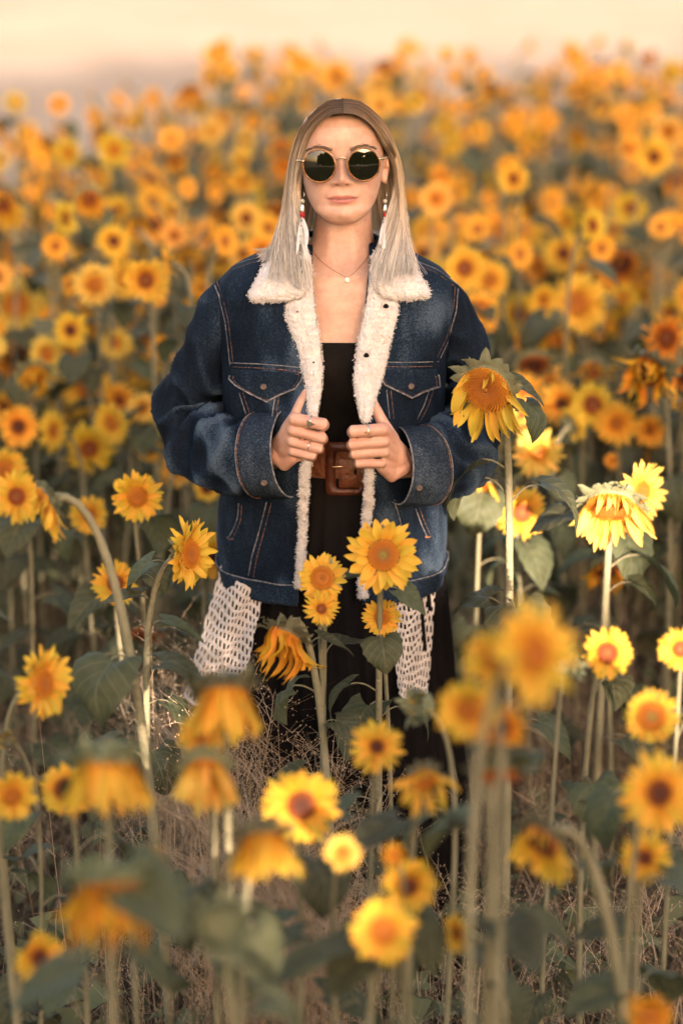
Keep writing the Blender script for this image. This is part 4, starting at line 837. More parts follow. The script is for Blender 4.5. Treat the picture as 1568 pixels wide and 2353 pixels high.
for side, G in ((-1, GL), (1, GR)):
    G3d = [[at(*p) for p in g] for g in G]
    def strand_pts(u, n):
        k = u * 4; i = min(int(k), 3); f = k - i; f = f * f * (3 - 2 * f) * .4 + f * .6
        return catmull([p.lerp(q, f) for p, q in zip(G3d[i], G3d[i + 1])], n)
    cx = Vector((.003, .01, 0))
    # underlying sheet
    V = []; F = []; UV = []
    for a in range(41):
        for j, p in enumerate(strand_pts(a / 40, 20)):
            c = Vector((cx.x, cx.y, p.z)); dirv = (c - p); V.append(p + dirv.normalized() * min(.003, dirv.length * .5)); UV.append((.25, j / 20))
    for a in range(40):
        for j in range(20): F.append((a * 21 + j, a * 21 + j + 1, (a + 1) * 21 + j + 1, (a + 1) * 21 + j))
    b.add(V, F, 0, UV)
    for k in range(4600):
        u = min(1, max(0, rh.random() ** 1.15)); n = 16; P = strand_pts(u, n); lock = noise.noise(Vector((u * 16, side * 5, .3))); tint_ = min(1, max(0, .5 + .55 * noise.noise(Vector((u * 34, side * 9, 7))) + rh.gauss(0, .27)))
        vo = rh.gauss(.0, .075); dep = -.002 + .007 * rh.random() + .002 * lock; ph1, ph2 = rh.random() * 6, rh.random() * 6; fr = abs(rh.gauss(0, 1)); cut = min(1.10, max(.62, rh.uniform(.88, 1.06) + .22 * noise.noise(Vector((u * 30, 5, side * 3))))); Q = []; UVs = []; fly = .001 + (.010 if rh.random() < .05 else 0)
        for j, p in enumerate(P):
            t = j / n; c = Vector((cx.x, cx.y, p.z)); o = (p - c).normalized(); tn = Vector((-o.y, o.x, 0)); w = t * t
            q = p + o * (dep + (.0055 * lock) * t + .004 * w * math.sin(ph1 + t * 5) + fly * w * rh.random()) + tn * (.0055 * w * math.sin(ph2 + t * 4) + .016 * w * noise.noise(Vector((u * 22, 2, side))))
            Q.append(q)
        if cut < 1: Q = [q for q in Q]; e = Q[-1].lerp(Q[-2], min(1, (1 - cut) * 5)); Q[-1] = e
        else: Q[-1] = Q[-1] + (Q[-1] - Q[-2]) * (cut - 1) * 12
        vdir = (CAM - Q[8]).normalized(); V = []; wd = rh.uniform(.0005, .0010)
        for j, q in enumerate(Q):
            tg = (Q[min(j + 1, n)] - Q[max(j - 1, 0)]).normalized(); sd = tg.cross(Vector((math.sin(ph1) * .6, -1, .3)).normalized()); sd = sd.normalized() if sd.length > 1e-4 else Vector((1, 0, 0)); ww = wd * (1 - .75 * (j / n) ** 3)
            V += [q - sd * ww, q + sd * ww]; UVs += [(tint_, min(1, max(0, j / n + vo)))] * 2
        b.add(V, [(2 * j, 2 * j + 1, 2 * j + 3, 2 * j + 2) for j in range(n)], 0, UVs)
hair_o = link('hair', b.mesh('hair', M['hair']), person); hair_o['label'] = 'straight shoulder length blonde hair with dark roots and centre parting'
print('hair faces', len(b.F))

# ---- sunglasses
M['gold'] = mat('gold_metal', (.75, .48, .26), .25, Metallic=1.0)[0]; M['silver'] = mat('silver_metal', (.75, .73, .70), .25, Metallic=1.0)[0]
M['lens'] = mat('dark_lens', (.006, .007, .003), .04)[0]; M['lens'].node_tree.nodes['Principled BSDF'].inputs['IOR'].default_value = 1.6
M['tortoise'] = noise_col('tortoise', [(.35, (.10, .03, .010)), (.65, (.42, .16, .03))], scale=120, bump=0, rough=.25)
def circ(c, r, n, M4, y0=0): return [M4 @ Vector((c[0] + r * math.cos(2 * math.pi * i / n), y0, c[1] + r * math.sin(2 * math.pi * i / n))) for i in range(n)]
def loop_tube(P, r, n=8):
    P = [Vector(p) for p in P]; m = len(P); V = []; F = []; cen = sum(P, Vector()) / m
    for i in range(m):
        t = (P[(i + 1) % m] - P[i - 1]).normalized(); o = (P[i] - cen); o = (o - t * o.dot(t)).normalized(); bb = t.cross(o)
        V += [P[i] + o * r * math.cos(2 * math.pi * j / n) + bb * r * math.sin(2 * math.pi * j / n) for j in range(n)]
    for i in range(m):
        for j in range(n): F.append((i * n + j, i * n + (j + 1) % n, ((i + 1) % m) * n + (j + 1) % n, ((i + 1) % m) * n + j))
    return V, F
b = MB(); lenses = []; rims = MB()
for s in (-1, 1):
    LM = HM @ Matrix.Translation((s * 38, -108, 101)) @ Matrix.Rotation(R(s * 7), 4, 'Z') @ Matrix.Rotation(R(4), 4, 'X')
    V = [LM @ Vector((0, -2.6, 0))]; F = []
    for k in range(1, 6):
        r = 27 * k / 5; V += [LM @ Vector((r * math.cos(2 * math.pi * i / 40), -2.6 * (1 - (k / 5) ** 2), r * math.sin(2 * math.pi * i / 40))) for i in range(40)]
    F = [(0, 1 + i, 1 + (i + 1) % 40) for i in range(40)] + [(1 + k * 40 + i, 1 + (k + 1) * 40 + i, 1 + (k + 1) * 40 + (i + 1) % 40, 1 + k * 40 + (i + 1) % 40) for k in range(4) for i in range(40)]
    lenses.append((V, F)); rims.add(*loop_tube([LM @ Vector((27.6 * math.cos(a), 0, 27.6 * math.sin(a))) for a in [2 * math.pi * i / 48 for i in range(48)]], .0013))
    b.add(*loop_tube([LM @ Vector((28.6 * math.cos(a), .8, 28.6 * math.sin(a))) for a in [2 * math.pi * i / 48 for i in range(48)]], .0009))
    E = [HM @ Vector((s * x_, y_, z_)) for x_, y_, z_ in ((66, -105, 109), (72, -101, 110), (76, -85, 110), (79, -40, 109), (80, 5, 107), (78, 25, 96))]
    b.add(*tube(catmull(E, 16), .0014, 6)[:2]); b.add(*capsule([HM @ Vector((s * 65, -107, 110)), HM @ Vector((s * 73, -101, 110.5))], [.0026, .0022], 8))
b.add(*tube(catmull([HM @ Vector(p) for p in ((-11, -108.5, 110), (-6, -111, 113.5), (0, -112, 114.5), (6, -111, 113.5), (11, -108.5, 110))], 10), .0013, 6)[:2])
sg = link('sunglasses', b.mesh('sunglasses', M['gold']), person); sg['label'] = 'round dark sunglasses with thin gold frame'
link('rim', rims.mesh('rim', M['tortoise']), sg)
for V, F in lenses: link('lens', mk_mesh('lens', V, F, M['lens']), sg)
# ------------------------------------------------------------------ clothes
def denim_mat(name, dark, mid, light, bias=0):
    m, nt, b = mat(name, mid, .85); tc = nd(nt, 'ShaderNodeTexCoord')
    def nz(scale, detail, sx=1, sy=1, sz=1):
        mp = nd(nt, 'ShaderNodeMapping'); mp.inputs['Scale'].default_value = (sx, sy, sz); nt.links.new(tc.outputs['Object'], mp.inputs[0])
        n = nd(nt, 'ShaderNodeTexNoise'); n.inputs['Scale'].default_value = scale; n.inputs['Detail'].default_value = detail; nt.links.new(mp.outputs[0], n.inputs[0]); return n
    big, streak, grain = nz(7, 4), nz(60, 4, 1, 1, .16), nz(330, 2)
    a = nd(nt, 'ShaderNodeMath', operation='MULTIPLY_ADD', i1=.75); nt.links.new(big.outputs[0], a.inputs[0]); 
    s = nd(nt, 'ShaderNodeMath', operation='MULTIPLY_ADD', i1=.30, i2=-.475 + bias); nt.links.new(streak.outputs[0], s.inputs[0]); nt.links.new(s.outputs[0], a.inputs[2])
    g0 = nd(nt, 'ShaderNodeMath', operation='MULTIPLY_ADD', i1=.85); nt.links.new(grain.outputs[0], g0.inputs[0]); nt.links.new(a.outputs[0], g0.inputs[2])
    wa = nd(nt, 'ShaderNodeAttribute', attribute_name='wear_shade'); g = nd(nt, 'ShaderNodeMath', operation='MULTIPLY_ADD', i1=.42); nt.links.new(wa.outputs['Fac'], g.inputs[0]); nt.links.new(g0.outputs[0], g.inputs[2])
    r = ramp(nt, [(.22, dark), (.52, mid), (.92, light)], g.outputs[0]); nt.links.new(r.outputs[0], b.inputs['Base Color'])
    bp = nd(nt, 'ShaderNodeBump'); bp.inputs['Strength'].default_value = .35; bp.inputs['Distance'].default_value = .0012; nt.links.new(grain.outputs[0], bp.inputs['Height'])
    fold = nz(16, 3, 1, 1, .5); b2 = nd(nt, 'ShaderNodeBump'); b2.inputs['Strength'].default_value = .45; b2.inputs['Distance'].default_value = .02; nt.links.new(fold.outputs[0], b2.inputs['Height']); nt.links.new(bp.outputs[0], b2.inputs['Normal'])
    nt.links.new(b2.outputs[0], b.inputs['Normal']); b.inputs['Specular IOR Level'].default_value = .12; return m
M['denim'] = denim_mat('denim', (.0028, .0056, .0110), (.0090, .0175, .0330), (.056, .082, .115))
M['denim_worn'] = denim_mat('denim_worn', (.0045, .0075, .0135), (.0165, .026, .042), (.085, .107, .135), .02)
M['stitch'] = noise_col('pale_edge', [(.35, (.07, .075, .095)), (.65, (.25, .24, .24))], scale=140, bump=0, rough=.9)
M['thread'] = noise_col('orange_thread', [(.42, (.02, .022, .035)), (.62, (.26, .11, .04))], scale=260, bump=0, rough=.8)
M['button'] = mat('dark_metal_button', (.055, .045, .042), .4, Metallic=.8)[0]
def matte(m, v=.06):
    m.node_tree.nodes['Principled BSDF'].inputs['Specular IOR Level'].default_value = v; return m
M['black'] = noise_col('black_cloth', [(.3, (.006, .005, .0045)), (.7, (.011, .009, .008))], scale=30, bump=.15, bscale=300, rough=.75)
M['skirt'] = noise_col('sheer_black_cloth', [(.3, (.0035, .003, .003)), (.7, (.010, .008, .0075))], scale=5, bump=.1, bscale=200, rough=.8)
matte(M['black']); matte(M['skirt'])
M['leather'] = noise_col('brown_leather', [(.3, (.075, .018, .006)), (.5, (.15, .042, .012)), (.72, (.27, .095, .028))], scale=28, bump=.35, bscale=120, rough=.42)
M['leather_dark'] = noise_col('dark_brown_leather', [(.3, (.045, .011, .005)), (.7, (.12, .03, .010))], scale=24, bump=.3, bscale=120, rough=.4)
# --- black top, skirt, belt
top_o = link('top', mk_mesh('top', *loft(np.linspace(.98, 1.237, 60), off=.004, fn=lambda p, z, ph: clav(p, z, ph) + Vector((0, 0, .004 * math.cos(ph * 2) if z > 1.23 else 0))), M['black']), person); top_o['label'] = 'black strapless top'
ST = ([.03, .3, .55, .75, .85, .95, 1.02], [.27, .235, .205, .188, .178, .150, .130], [.23, .20, .17, .146, .135, .115, .106], [.24, .21, .18, .16, .15, .12, .10], [0, 0, 0, 0, 0, 0, 0])
def pleat(p, z, ph):
    k = min(1, (1.02 - z) / .35); a = .007 * k * (math.sin(ph * 34 + 2.5 * noise.noise(Vector((ph * 2, z * 1.5, 0)))) + .8 * math.sin(ph * 9 + z * 3)); d = Vector((p.x, p.y, 0)).normalized(); return p + d * a
sk = link('skirt', mk_mesh('skirt', *loft(np.linspace(.03, 1.02, 40), NA=260, fn=pleat, tab=ST, cap=False), M['skirt']), person); sk['label'] = 'long black pleated skirt'
V, F = loft([.992, .9935, 1.026, 1.0585, 1.06], off=.0085, NA=120, cap=False); belt = link('belt', mk_mesh('belt', V, F, M['leather']), person); belt['label'] = 'wide brown leather belt with large covered buckle'
def rrect(cx, cy, w, h, r, n=6):
    out = []
    for sx, sy, a0 in ((1, 1, 0), (-1, 1, 90), (-1, -1, 180), (1, -1, 270)):
        for i in range(n + 1): a = R(a0 + 90 * i / n); out.append((cx + sx * (w / 2 - r) + r * math.cos(a), cy + sy * (h / 2 - r) + r * math.sin(a)))
    return out
def belt_pt(px, py, off):
    p = at(px, py, -.12)
    for _ in range(4):
        t = max(-1, min(1, (p.x - .003) / (ni(p.z, tz, [r[1] for r in TR][::-1]) + .0085))); bf = ni(p.z, tz, [r[2] for r in TR][::-1]) + .0085; p = at(px, py, -bf * (1 - abs(t) ** 2.2) ** (1 / 2.2) - off)
    return p
b = MB(); o1, o2 = rrect(791, 1078, 88, 120, 14), rrect(799, 1080, 56, 84, 8); n = len(o1)
V = [belt_pt(*p, .003) for p in o1] + [belt_pt(791 + (p[0] - 791) * .95, 1078 + (p[1] - 1078) * .96, .008) for p in o1] + [belt_pt(799 + (p[0] - 799) * 1.06, 1080 + (p[1] - 1080) * 1.05, .008) for p in o2] + [belt_pt(*p, .001) for p in o2]
b.add(V, [(k * n + i, k * n + (i + 1) % n, (k + 1) * n + (i + 1) % n, (k + 1) * n + i) for k in range(3) for i in range(n)])
link('buckle', b.mesh('buckle', M['leather_dark']), belt)
b = MB(); gx = [778 + 72 * i / 8 for i in range(9)]; gy = [1056 + 64 * j / 6 for j in range(7)]
V = [belt_pt(x_, y_, .0095 if 0 < i < 8 and 0 < j < 6 else .006) for j, y_ in enumerate(gy) for i, x_ in enumerate(gx)]; b.add(V, [(j * 9 + i, j * 9 + i + 1, (j + 1) * 9 + i + 1, (j + 1) * 9 + i) for j in range(6) for i in range(8)])
link('belt_tip', b.mesh('belt_tip', M['leather']), belt)
b = MB(); b.add(*capsule([belt_pt(762, 1072, .010), belt_pt(785, 1072, .0115)], [.0018, .0018], 8)); link('prong', b.mesh('prong', M['gold']), belt)
link('belt_hole', mk_mesh('belt_hole', [belt_pt(816 + 3.5 * math.cos(a), 1084 + 7 * math.sin(a), .0103) for a in [2 * math.pi * i / 12 for i in range(12)]], [tuple(range(12))], M['black']), belt)

# --- denim jacket: the torso shell
def wear_shade(m, w):                                          # rubbed, faded ridges, plus fold light and shade painted into the colour
    a = m.attributes.new('wear_shade', 'FLOAT', 'POINT'); a.data.foreach_set('value', np.asarray(w, dtype=np.float32)); return m
def jfold(x, y, z):
    f = .008 * fbm(Vector((x * 9, y * 9, z * 5)), 3) + .004 * noise.noise(Vector((x * 26 + z * 12, y * 20, z * 7)))
    return f * (1 if z < 1.3 else .4)
def jgrid(zs, NA, extra=0):
    V = []; F = []
    for z in zs:
        a, bf, bb, xc = jpar(z); xl, xr = ni(z, *XL), ni(z, *XR)
        pl = math.acos(min(1, abs((xl - xc) / a) ** (JN / 2))); pr = math.acos(min(1, abs((xr - xc) / a) ** (JN / 2)))
        for i in range(NA + 1):                           # from the one front edge round the back to the other
            ang = -math.pi / 2 - (math.pi / 2 - pl) - i / NA * (2 * math.pi - (math.pi / 2 - pl) - (math.pi / 2 - pr))
            c, s = math.cos(ang), math.sin(ang); x = xc + a * math.copysign(abs(c) ** (2 / JN), c); y = jfront(x, z) if s < 0 else bb * abs(s) ** (2 / JN)
            o = Vector((x - xc, y, 0)).normalized(); V.append(Vector((x, y, z)) + o * (jfold(x, y, z) + extra))
    for j in range(len(zs) - 1):
        for i in range(NA): F.append((j * (NA + 1) + i + 1, j * (NA + 1) + i, (j + 1) * (NA + 1) + i, (j + 1) * (NA + 1) + i + 1))
    return V, F
V, F = jgrid(np.linspace(.772, 1.40, 111), 190)
jacket = link('jacket', wear_shade(mk_mesh('jacket', V, F, M['denim']), [max(-.3, min(.9, jfold(v.x, v.y, v.z) / .005)) + 1.1 * math.exp(-((v.x - .15) / .045) ** 2 - ((v.z - 1.28) / .04) ** 2) for v in V]), person); jacket['label'] = 'oversized dark blue denim jacket with cream fleece lining'
sd = jacket.modifiers.new('thickness', 'SOLIDIFY'); sd.thickness = .005; sd.offset = 0
JBV = [BVHTree.FromPolygons([Vector(v) for v in V], F)]
hv, hf = jgrid(np.linspace(.768, .806, 9), 190, .004); hb = link('hem_band', mk_mesh('hem_band', hv, hf, M['denim']), jacket); sd = hb.modifiers.new('thickness', 'SOLIDIFY'); sd.thickness = .006; sd.offset = 0
JBV.append(BVHTree.FromPolygons(hv, hf))
link('seam', mk_mesh('seam', *tube(hv[:191], .0013, 6)[:2], M['stitch']), jacket); link('seam', mk_mesh('seam', *tube([v + Vector((v.x, v.y, 0)).normalized() * .003 for v in hv[-191:]], .0011, 6)[:2], M['stitch']), jacket)
# --- sleeves
def sleeve(P, rad, seed, flatten):
    global WR
    WR = []
    C = catmull(P, 108); rr = [ni(i / 108, np.linspace(0, 1, len(rad)), rad) for i in range(109)]; T, N = frames(C); V = []; F = []; n = 64
    for i, p in enumerate(C):
        s = i / 108; B = T[i].cross(N[i]); el = math.exp(-((s - .54) / .17) ** 2); fa = math.exp(-((s - .74) / .13) ** 2)
        for j in range(n):
            a = 2 * math.pi * j / n; o = N[i] * math.cos(a) + B * math.sin(a)
            q = p + o * rr[i]; inner = max(0, o.dot(Vector((1 if seed == 1 else -1, -.35, .55)).normalized()))
            w1 = 1 - 2 * abs(math.sin(s * 30 + 1.1 * math.sin(a + seed) + 3.2 * noise.noise(Vector((s * 4, math.cos(a) * .9 + seed, math.sin(a) * .9))))) ** .7
            w2 = noise.noise(Vector((s * 24, math.cos(a) * 1.6, math.sin(a) * 1.6 + seed * 3)))
            w3 = 1 - 2.4 * abs(noise.noise(Vector((s * 9 - .8 * math.cos(a), seed * 7, math.sin(a) * .8))))
            d = (.016 * w1 + .006 * w2) * (.10 + el * (.45 + 1.0 * inner)) + .014 * w3 * fa + .007 * noise.noise(q * 12) + .004 * w1 * fa
            d *= min(1, s / .12, 1) * (1 if s < .82 else max(.15, (1 - s) / .18))
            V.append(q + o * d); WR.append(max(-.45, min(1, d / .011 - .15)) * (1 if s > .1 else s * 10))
    for i in range(108):
        for j in range(n): k = (j + 1) % n; F.append((i * n + j, i * n + k, (i + 1) * n + k, (i + 1) * n + j))
    return V, F, C, rr, T, N
SL = {'a': [at(600, 685, .01), at(543, 682, .01), at(498, 748, .01), at(462, 845, .01), at(434, 930, .015), at(455, 1008, -.03), at(525, 1043, -.105), at(595, 1046, -.138), at(662, 1042, -.158)],
      'b': [at(965, 695, .01), at(1012, 695, .01), at(1052, 765, .01), at(1076, 850, .01), at(1080, 940, .015), at(1066, 1010, -.02), at(1030, 1052, -.095), at(980, 1068, -.132), at(912, 1070, -.154)]}
SR = {'a': [.040, .047, .047, .053, .062, .066, .068, .070, .072], 'b': [.040, .045, .046, .047, .053, .060, .066, .066, .065]}
for k, seed in (('a', 1), ('b', 2)):
    V, F, C, rr, T, N = sleeve(SL[k], SR[k], seed, 1); o = link('sleeve', wear_shade(mk_mesh('sleeve', V, F, M['denim']), WR), jacket); JBV.append(BVHTree.FromPolygons([Vector(v) for v in V], F))
    # cuff
    b = MB(); n = 48; i0, i1 = 60, 72; Vc = []; Fc = []
    for q, i in enumerate([93, 93, 95, 97, 99, 101, 104, 108, 108, 104]):
        off = [.0005, .004, .005, .005, .005, .005, .005, .0048, .001, .0][q]; B = T[i].cross(N[i])
        for j in range(n):
            a = 2 * math.pi * j / n; d = N[i] * math.cos(a) + B * math.sin(a); Vc.append(C[i] + d * (rr[i] + off + .0022 * noise.noise(Vector((math.cos(a) * 2, math.sin(a) * 2, i * .08 + seed)))))
    for q in range(9):
        for j in range(n): kx = (j + 1) % n; Fc.append((q * n + j, q * n + kx, (q + 1) * n + kx, (q + 1) * n + j))
    cu = link('cuff', mk_mesh('cuff', Vc, Fc, M['denim_worn']), jacket); cu['label'] = 'faded denim cuff'; JBV.append(BVHTree.FromPolygons(Vc, Fc))
    for i, off, mt, r in ((108, .0035, 'stitch', .0016), (93, .004, 'stitch', .0012), (94, .0055, 'thread', .0008)):
        B = T[i].cross(N[i]); L = [C[i] + (N[i] * math.cos(a) + B * math.sin(a)) * (rr[i] + off + .0022 * noise.noise(Vector((math.cos(a) * 2, math.sin(a) * 2, i * .08 + seed)))) for a in [2 * math.pi * j / 64 for j in range(64)]]
        link('seam', mk_mesh('seam', *loop_tube(L, r, 6), M[mt]), jacket)
# --- seams laid on the cloth
def on_cloth(px, py, off=.0008):
    h = hit(JBV, px, py)
    if h is None: return None
    n = h[1] if h[1].dot(CAM - h[0]) > 0 else -h[1]; return h[0] + n * off
def seam(P, r=.0011, mt='stitch', off=.002, name='seam', step=7):
    pts = []
    for (x0, y0), (x1, y1) in zip(P[:-1], P[1:]):
        m = max(1, int(math.hypot(x1 - x0, y1 - y0) / step)); pts += [(x0 + (x1 - x0) * i / m, y0 + (y1 - y0) * i / m) for i in range(m)]
    pts.append(P[-1]); Q = [q for q in (on_cloth(*p, off) for p in pts) if q is not None]
    R_ = [Q[0]] if Q else []
    for q in Q[1:]:
        if (q - R_[-1]).length < .03: R_.append(q)
    if len(R_) > 2:
        S = [R_[0]] + [(R_[i - 1] + R_[i] * 2 + R_[i + 1]) / 4 for i in range(1, len(R_) - 1)] + [R_[-1]]
        V, F, _ = tube(S, r, 6); return link(name, mk_mesh(name, V, F, M[mt]), jacket)
def shift(P, dx, dy): return [(x_ + dx, y_ + dy) for x_, y_ in P]
for P, dx, dy in (([(530,833),(600,836),(650,840),(697,845)],0,9), ([(872,832),(930,832),(1004,830)],0,10),
                  ([(489,643),(508,690),(520,740),(527,800),(531,838)],7,-3), ([(1050,664),(1046,715),(1030,775),(1008,822)],-7,-2),
                  ([(487,641),(530,614),(575,598),(606,592)],2,9), ([(958,604),(1000,620),(1048,654)],-3,7),
                  ([(552,902),(562,935),(572,968)],8,-3), ([(634,900),(626,958)],9,1), ([(984,893),(972,930),(956,962)],9,2), ([(886,895),(892,962)],10,0),
                  ([(614,1152),(600,1205),(580,1275),(572,1322)],11,2), ([(905,1150),(918,1200),(930,1262)],9,-1),
                  ([(550,1155),(548,1190),(536,1220),(526,1236)],7,4), ([(952,1168),(966,1205),(978,1232)],8,-4),
                  ):
    seam(P); seam(shift(P, dx, dy), .0009, 'thread')
seam([(524,1234),(532,1240),(540,1238)], .0022, 'thread'); seam([(974,1232),(982,1236),(988,1230)], .0022, 'thread')
def band(Pt, Pb, off, name, mt, th=.0035):               # a raised strip between two lines on the cloth
    n = 26; V = []; ok = True
    for P, o in ((Pt, .0005), (Pt, off), (Pb, off), (Pb, .0005)):
        xs_ = np.linspace(0, 1, n); L = np.array(P); s = np.linspace(0, 1, len(P))
        for t in xs_: V.append(on_cloth(ni(t, s, L[:, 0]), ni(t, s, L[:, 1]), o) or jpt(ni(t, s, L[:, 0]), ni(t, s, L[:, 1]), o))
    F = [(k * n + i, k * n + i + 1, (k + 1) * n + i + 1, (k + 1) * n + i) for k in range(3) for i in range(n - 1)]
    return link(name, mk_mesh(name, V, F, M[mt]), jacket)
# --- pocket flaps with buttons
def flap(poly, tip_btn, name='pocket_flap'):
    poly = [Vector(p) for p in poly]; c = sum(poly, Vector((0, 0))) / len(poly); dense = []
    for i in range(len(poly)):
        a, b_ = poly[i], poly[(i + 1) % len(poly)]; m = max(1, int((b_ - a).length / 6)); dense += [a.lerp(b_, t / m) for t in range(m)]
    V = []; n = len(dense); F = []
    for k, (sc, off) in enumerate(((1.0, .0008), (1.0, .0048), (.94, .0055), (.6, .0055), (.3, .0055))):
        V += [jpt(*(c + (p - c) * sc), off + .002) for p in dense]
    V.append(jpt(*c, .0075))
    for k in range(4): F += [(k * n + i, k * n + (i + 1) % n, (k + 1) * n + (i + 1) % n, (k + 1) * n + i) for i in range(n)]
    F += [(4 * n + i, 4 * n + (i + 1) % n, 5 * n) for i in range(n)]
    o = link(name, mk_mesh(name, V, F, M['denim']), jacket)
    low = [p for p in poly[1:-1]]
    for sc, r, mt in ((1.0, .0016, 'stitch'), (.90, .0008, 'thread')):
        L = [jpt(*(c + (p - c) * sc), .0068) for p in dense if p.y > min(q.y for q in poly) + 8]
        st = next((i for i in range(1, len(L)) if (L[i] - L[i - 1]).length > .02), 0); L = L[st:] + L[:st]
        V, F, _ = tube(L, r, 6); link('seam', mk_mesh('seam', V, F, M[mt]), jacket)
    b = MB(); p = jpt(*tip_btn, .0085); button(p, .0062)
def button(p, r, nrm=Vector((0, -1, .25))):
    b = MB(); q = nrm.normalized().to_track_quat('Z', 'Y'); prof = [(r, -.001), (r, .0015), (r * .85, .0026), (r * .5, .002), (.0002, .0022)]; n = 18
    V = [p + q @ Vector((a * math.cos(2 * math.pi * i / n), a * math.sin(2 * math.pi * i / n), h)) for a, h in prof for i in range(n)]
    link('button', mk_mesh('button', V, [(k * n + i, k * n + (i + 1) % n, (k + 1) * n + (i + 1) % n, (k + 1) * n + i) for k in range(len(prof) - 1) for i in range(n)], M['button']), jacket)
flap([(532,848),(696,857),(692,873),(678,893),(640,908),(612,923),(575,905),(540,885),(526,870)], (605,889))
flap([(868,850),(1002,848),(1008,868),(1010,888),(975,900),(946,914),(910,897),(884,884),(878,872)], (944,888))
for px, py in ((607, 1108), (962, 1120)):
    p = on_cloth(px, py, .002)
    if p: button(p, .0065)

# --- fleece collar, lapels and edging
def fleece_mat():
    m, nt, b = mat('fleece', (.8, .75, .71), .95); tc = nd(nt, 'ShaderNodeTexCoord')
    v = nd(nt, 'ShaderNodeTexVoronoi'); v.inputs['Scale'].default_value = 170; n = nd(nt, 'ShaderNodeTexNoise'); n.inputs['Scale'].default_value = 260; n.inputs['Detail'].default_value = 4
    nt.links.new(tc.outputs['Object'], v.inputs[0]); nt.links.new(tc.outputs['Object'], n.inputs[0])
    ad = nd(nt, 'ShaderNodeMath', operation='MULTIPLY_ADD', i1=-.8); nt.links.new(v.outputs['Distance'], ad.inputs[0]); nt.links.new(n.outputs[0], ad.inputs[2])
    bp = nd(nt, 'ShaderNodeBump'); bp.inputs['Strength'].default_value = .8; bp.inputs['Distance'].default_value = .004; nt.links.new(ad.outputs[0], bp.inputs['Height']); nt.links.new(bp.outputs[0], b.inputs['Normal'])
    n2 = nd(nt, 'ShaderNodeTexNoise'); n2.inputs['Scale'].default_value = 45; nt.links.new(tc.outputs['Object'], n2.inputs[0]); r = ramp(nt, [(.3, (.64, .58, .54)), (.7, (.75, .70, .66))], n2.outputs[0]); nt.links.new(r.outputs[0], b.inputs['Base Color'])
    b.inputs['Sheen Weight'].default_value = .3; b.inputs['Specular IOR Level'].default_value = .15; return m
M['fleece'] = fleece_mat()
def curl(p): 
    d, _ = noise.voronoi(p * 125); return .0045 * (.55 - min(1, d[0] * 1.25)) + .0030 * noise.noise(p * 60) + .0012 * noise.noise(p * 260)
rfz = random.Random(9)
def fuzz(b, pts, nrms, n, L=.0035):
    for k in range(n):
        i = rfz.randrange(len(pts)); p, nn = pts[i], nrms[i]; d = (nn + Vector((rfz.gauss(0, .7), rfz.gauss(0, .7), rfz.gauss(0, .7)))).normalized(); s = d.cross(Vector((rfz.gauss(0, 1), rfz.gauss(0, 1), rfz.gauss(0, 1)))).normalized() * .0007
        j = Vector((rfz.gauss(0, .0012), rfz.gauss(0, .0012), rfz.gauss(0, .0012))); e = p + j + d * L * rfz.uniform(.4, 1.2); b.add([p + j - s, p + j + s, e + s * .4, e - s * .4], [(0, 1, 2, 3)])
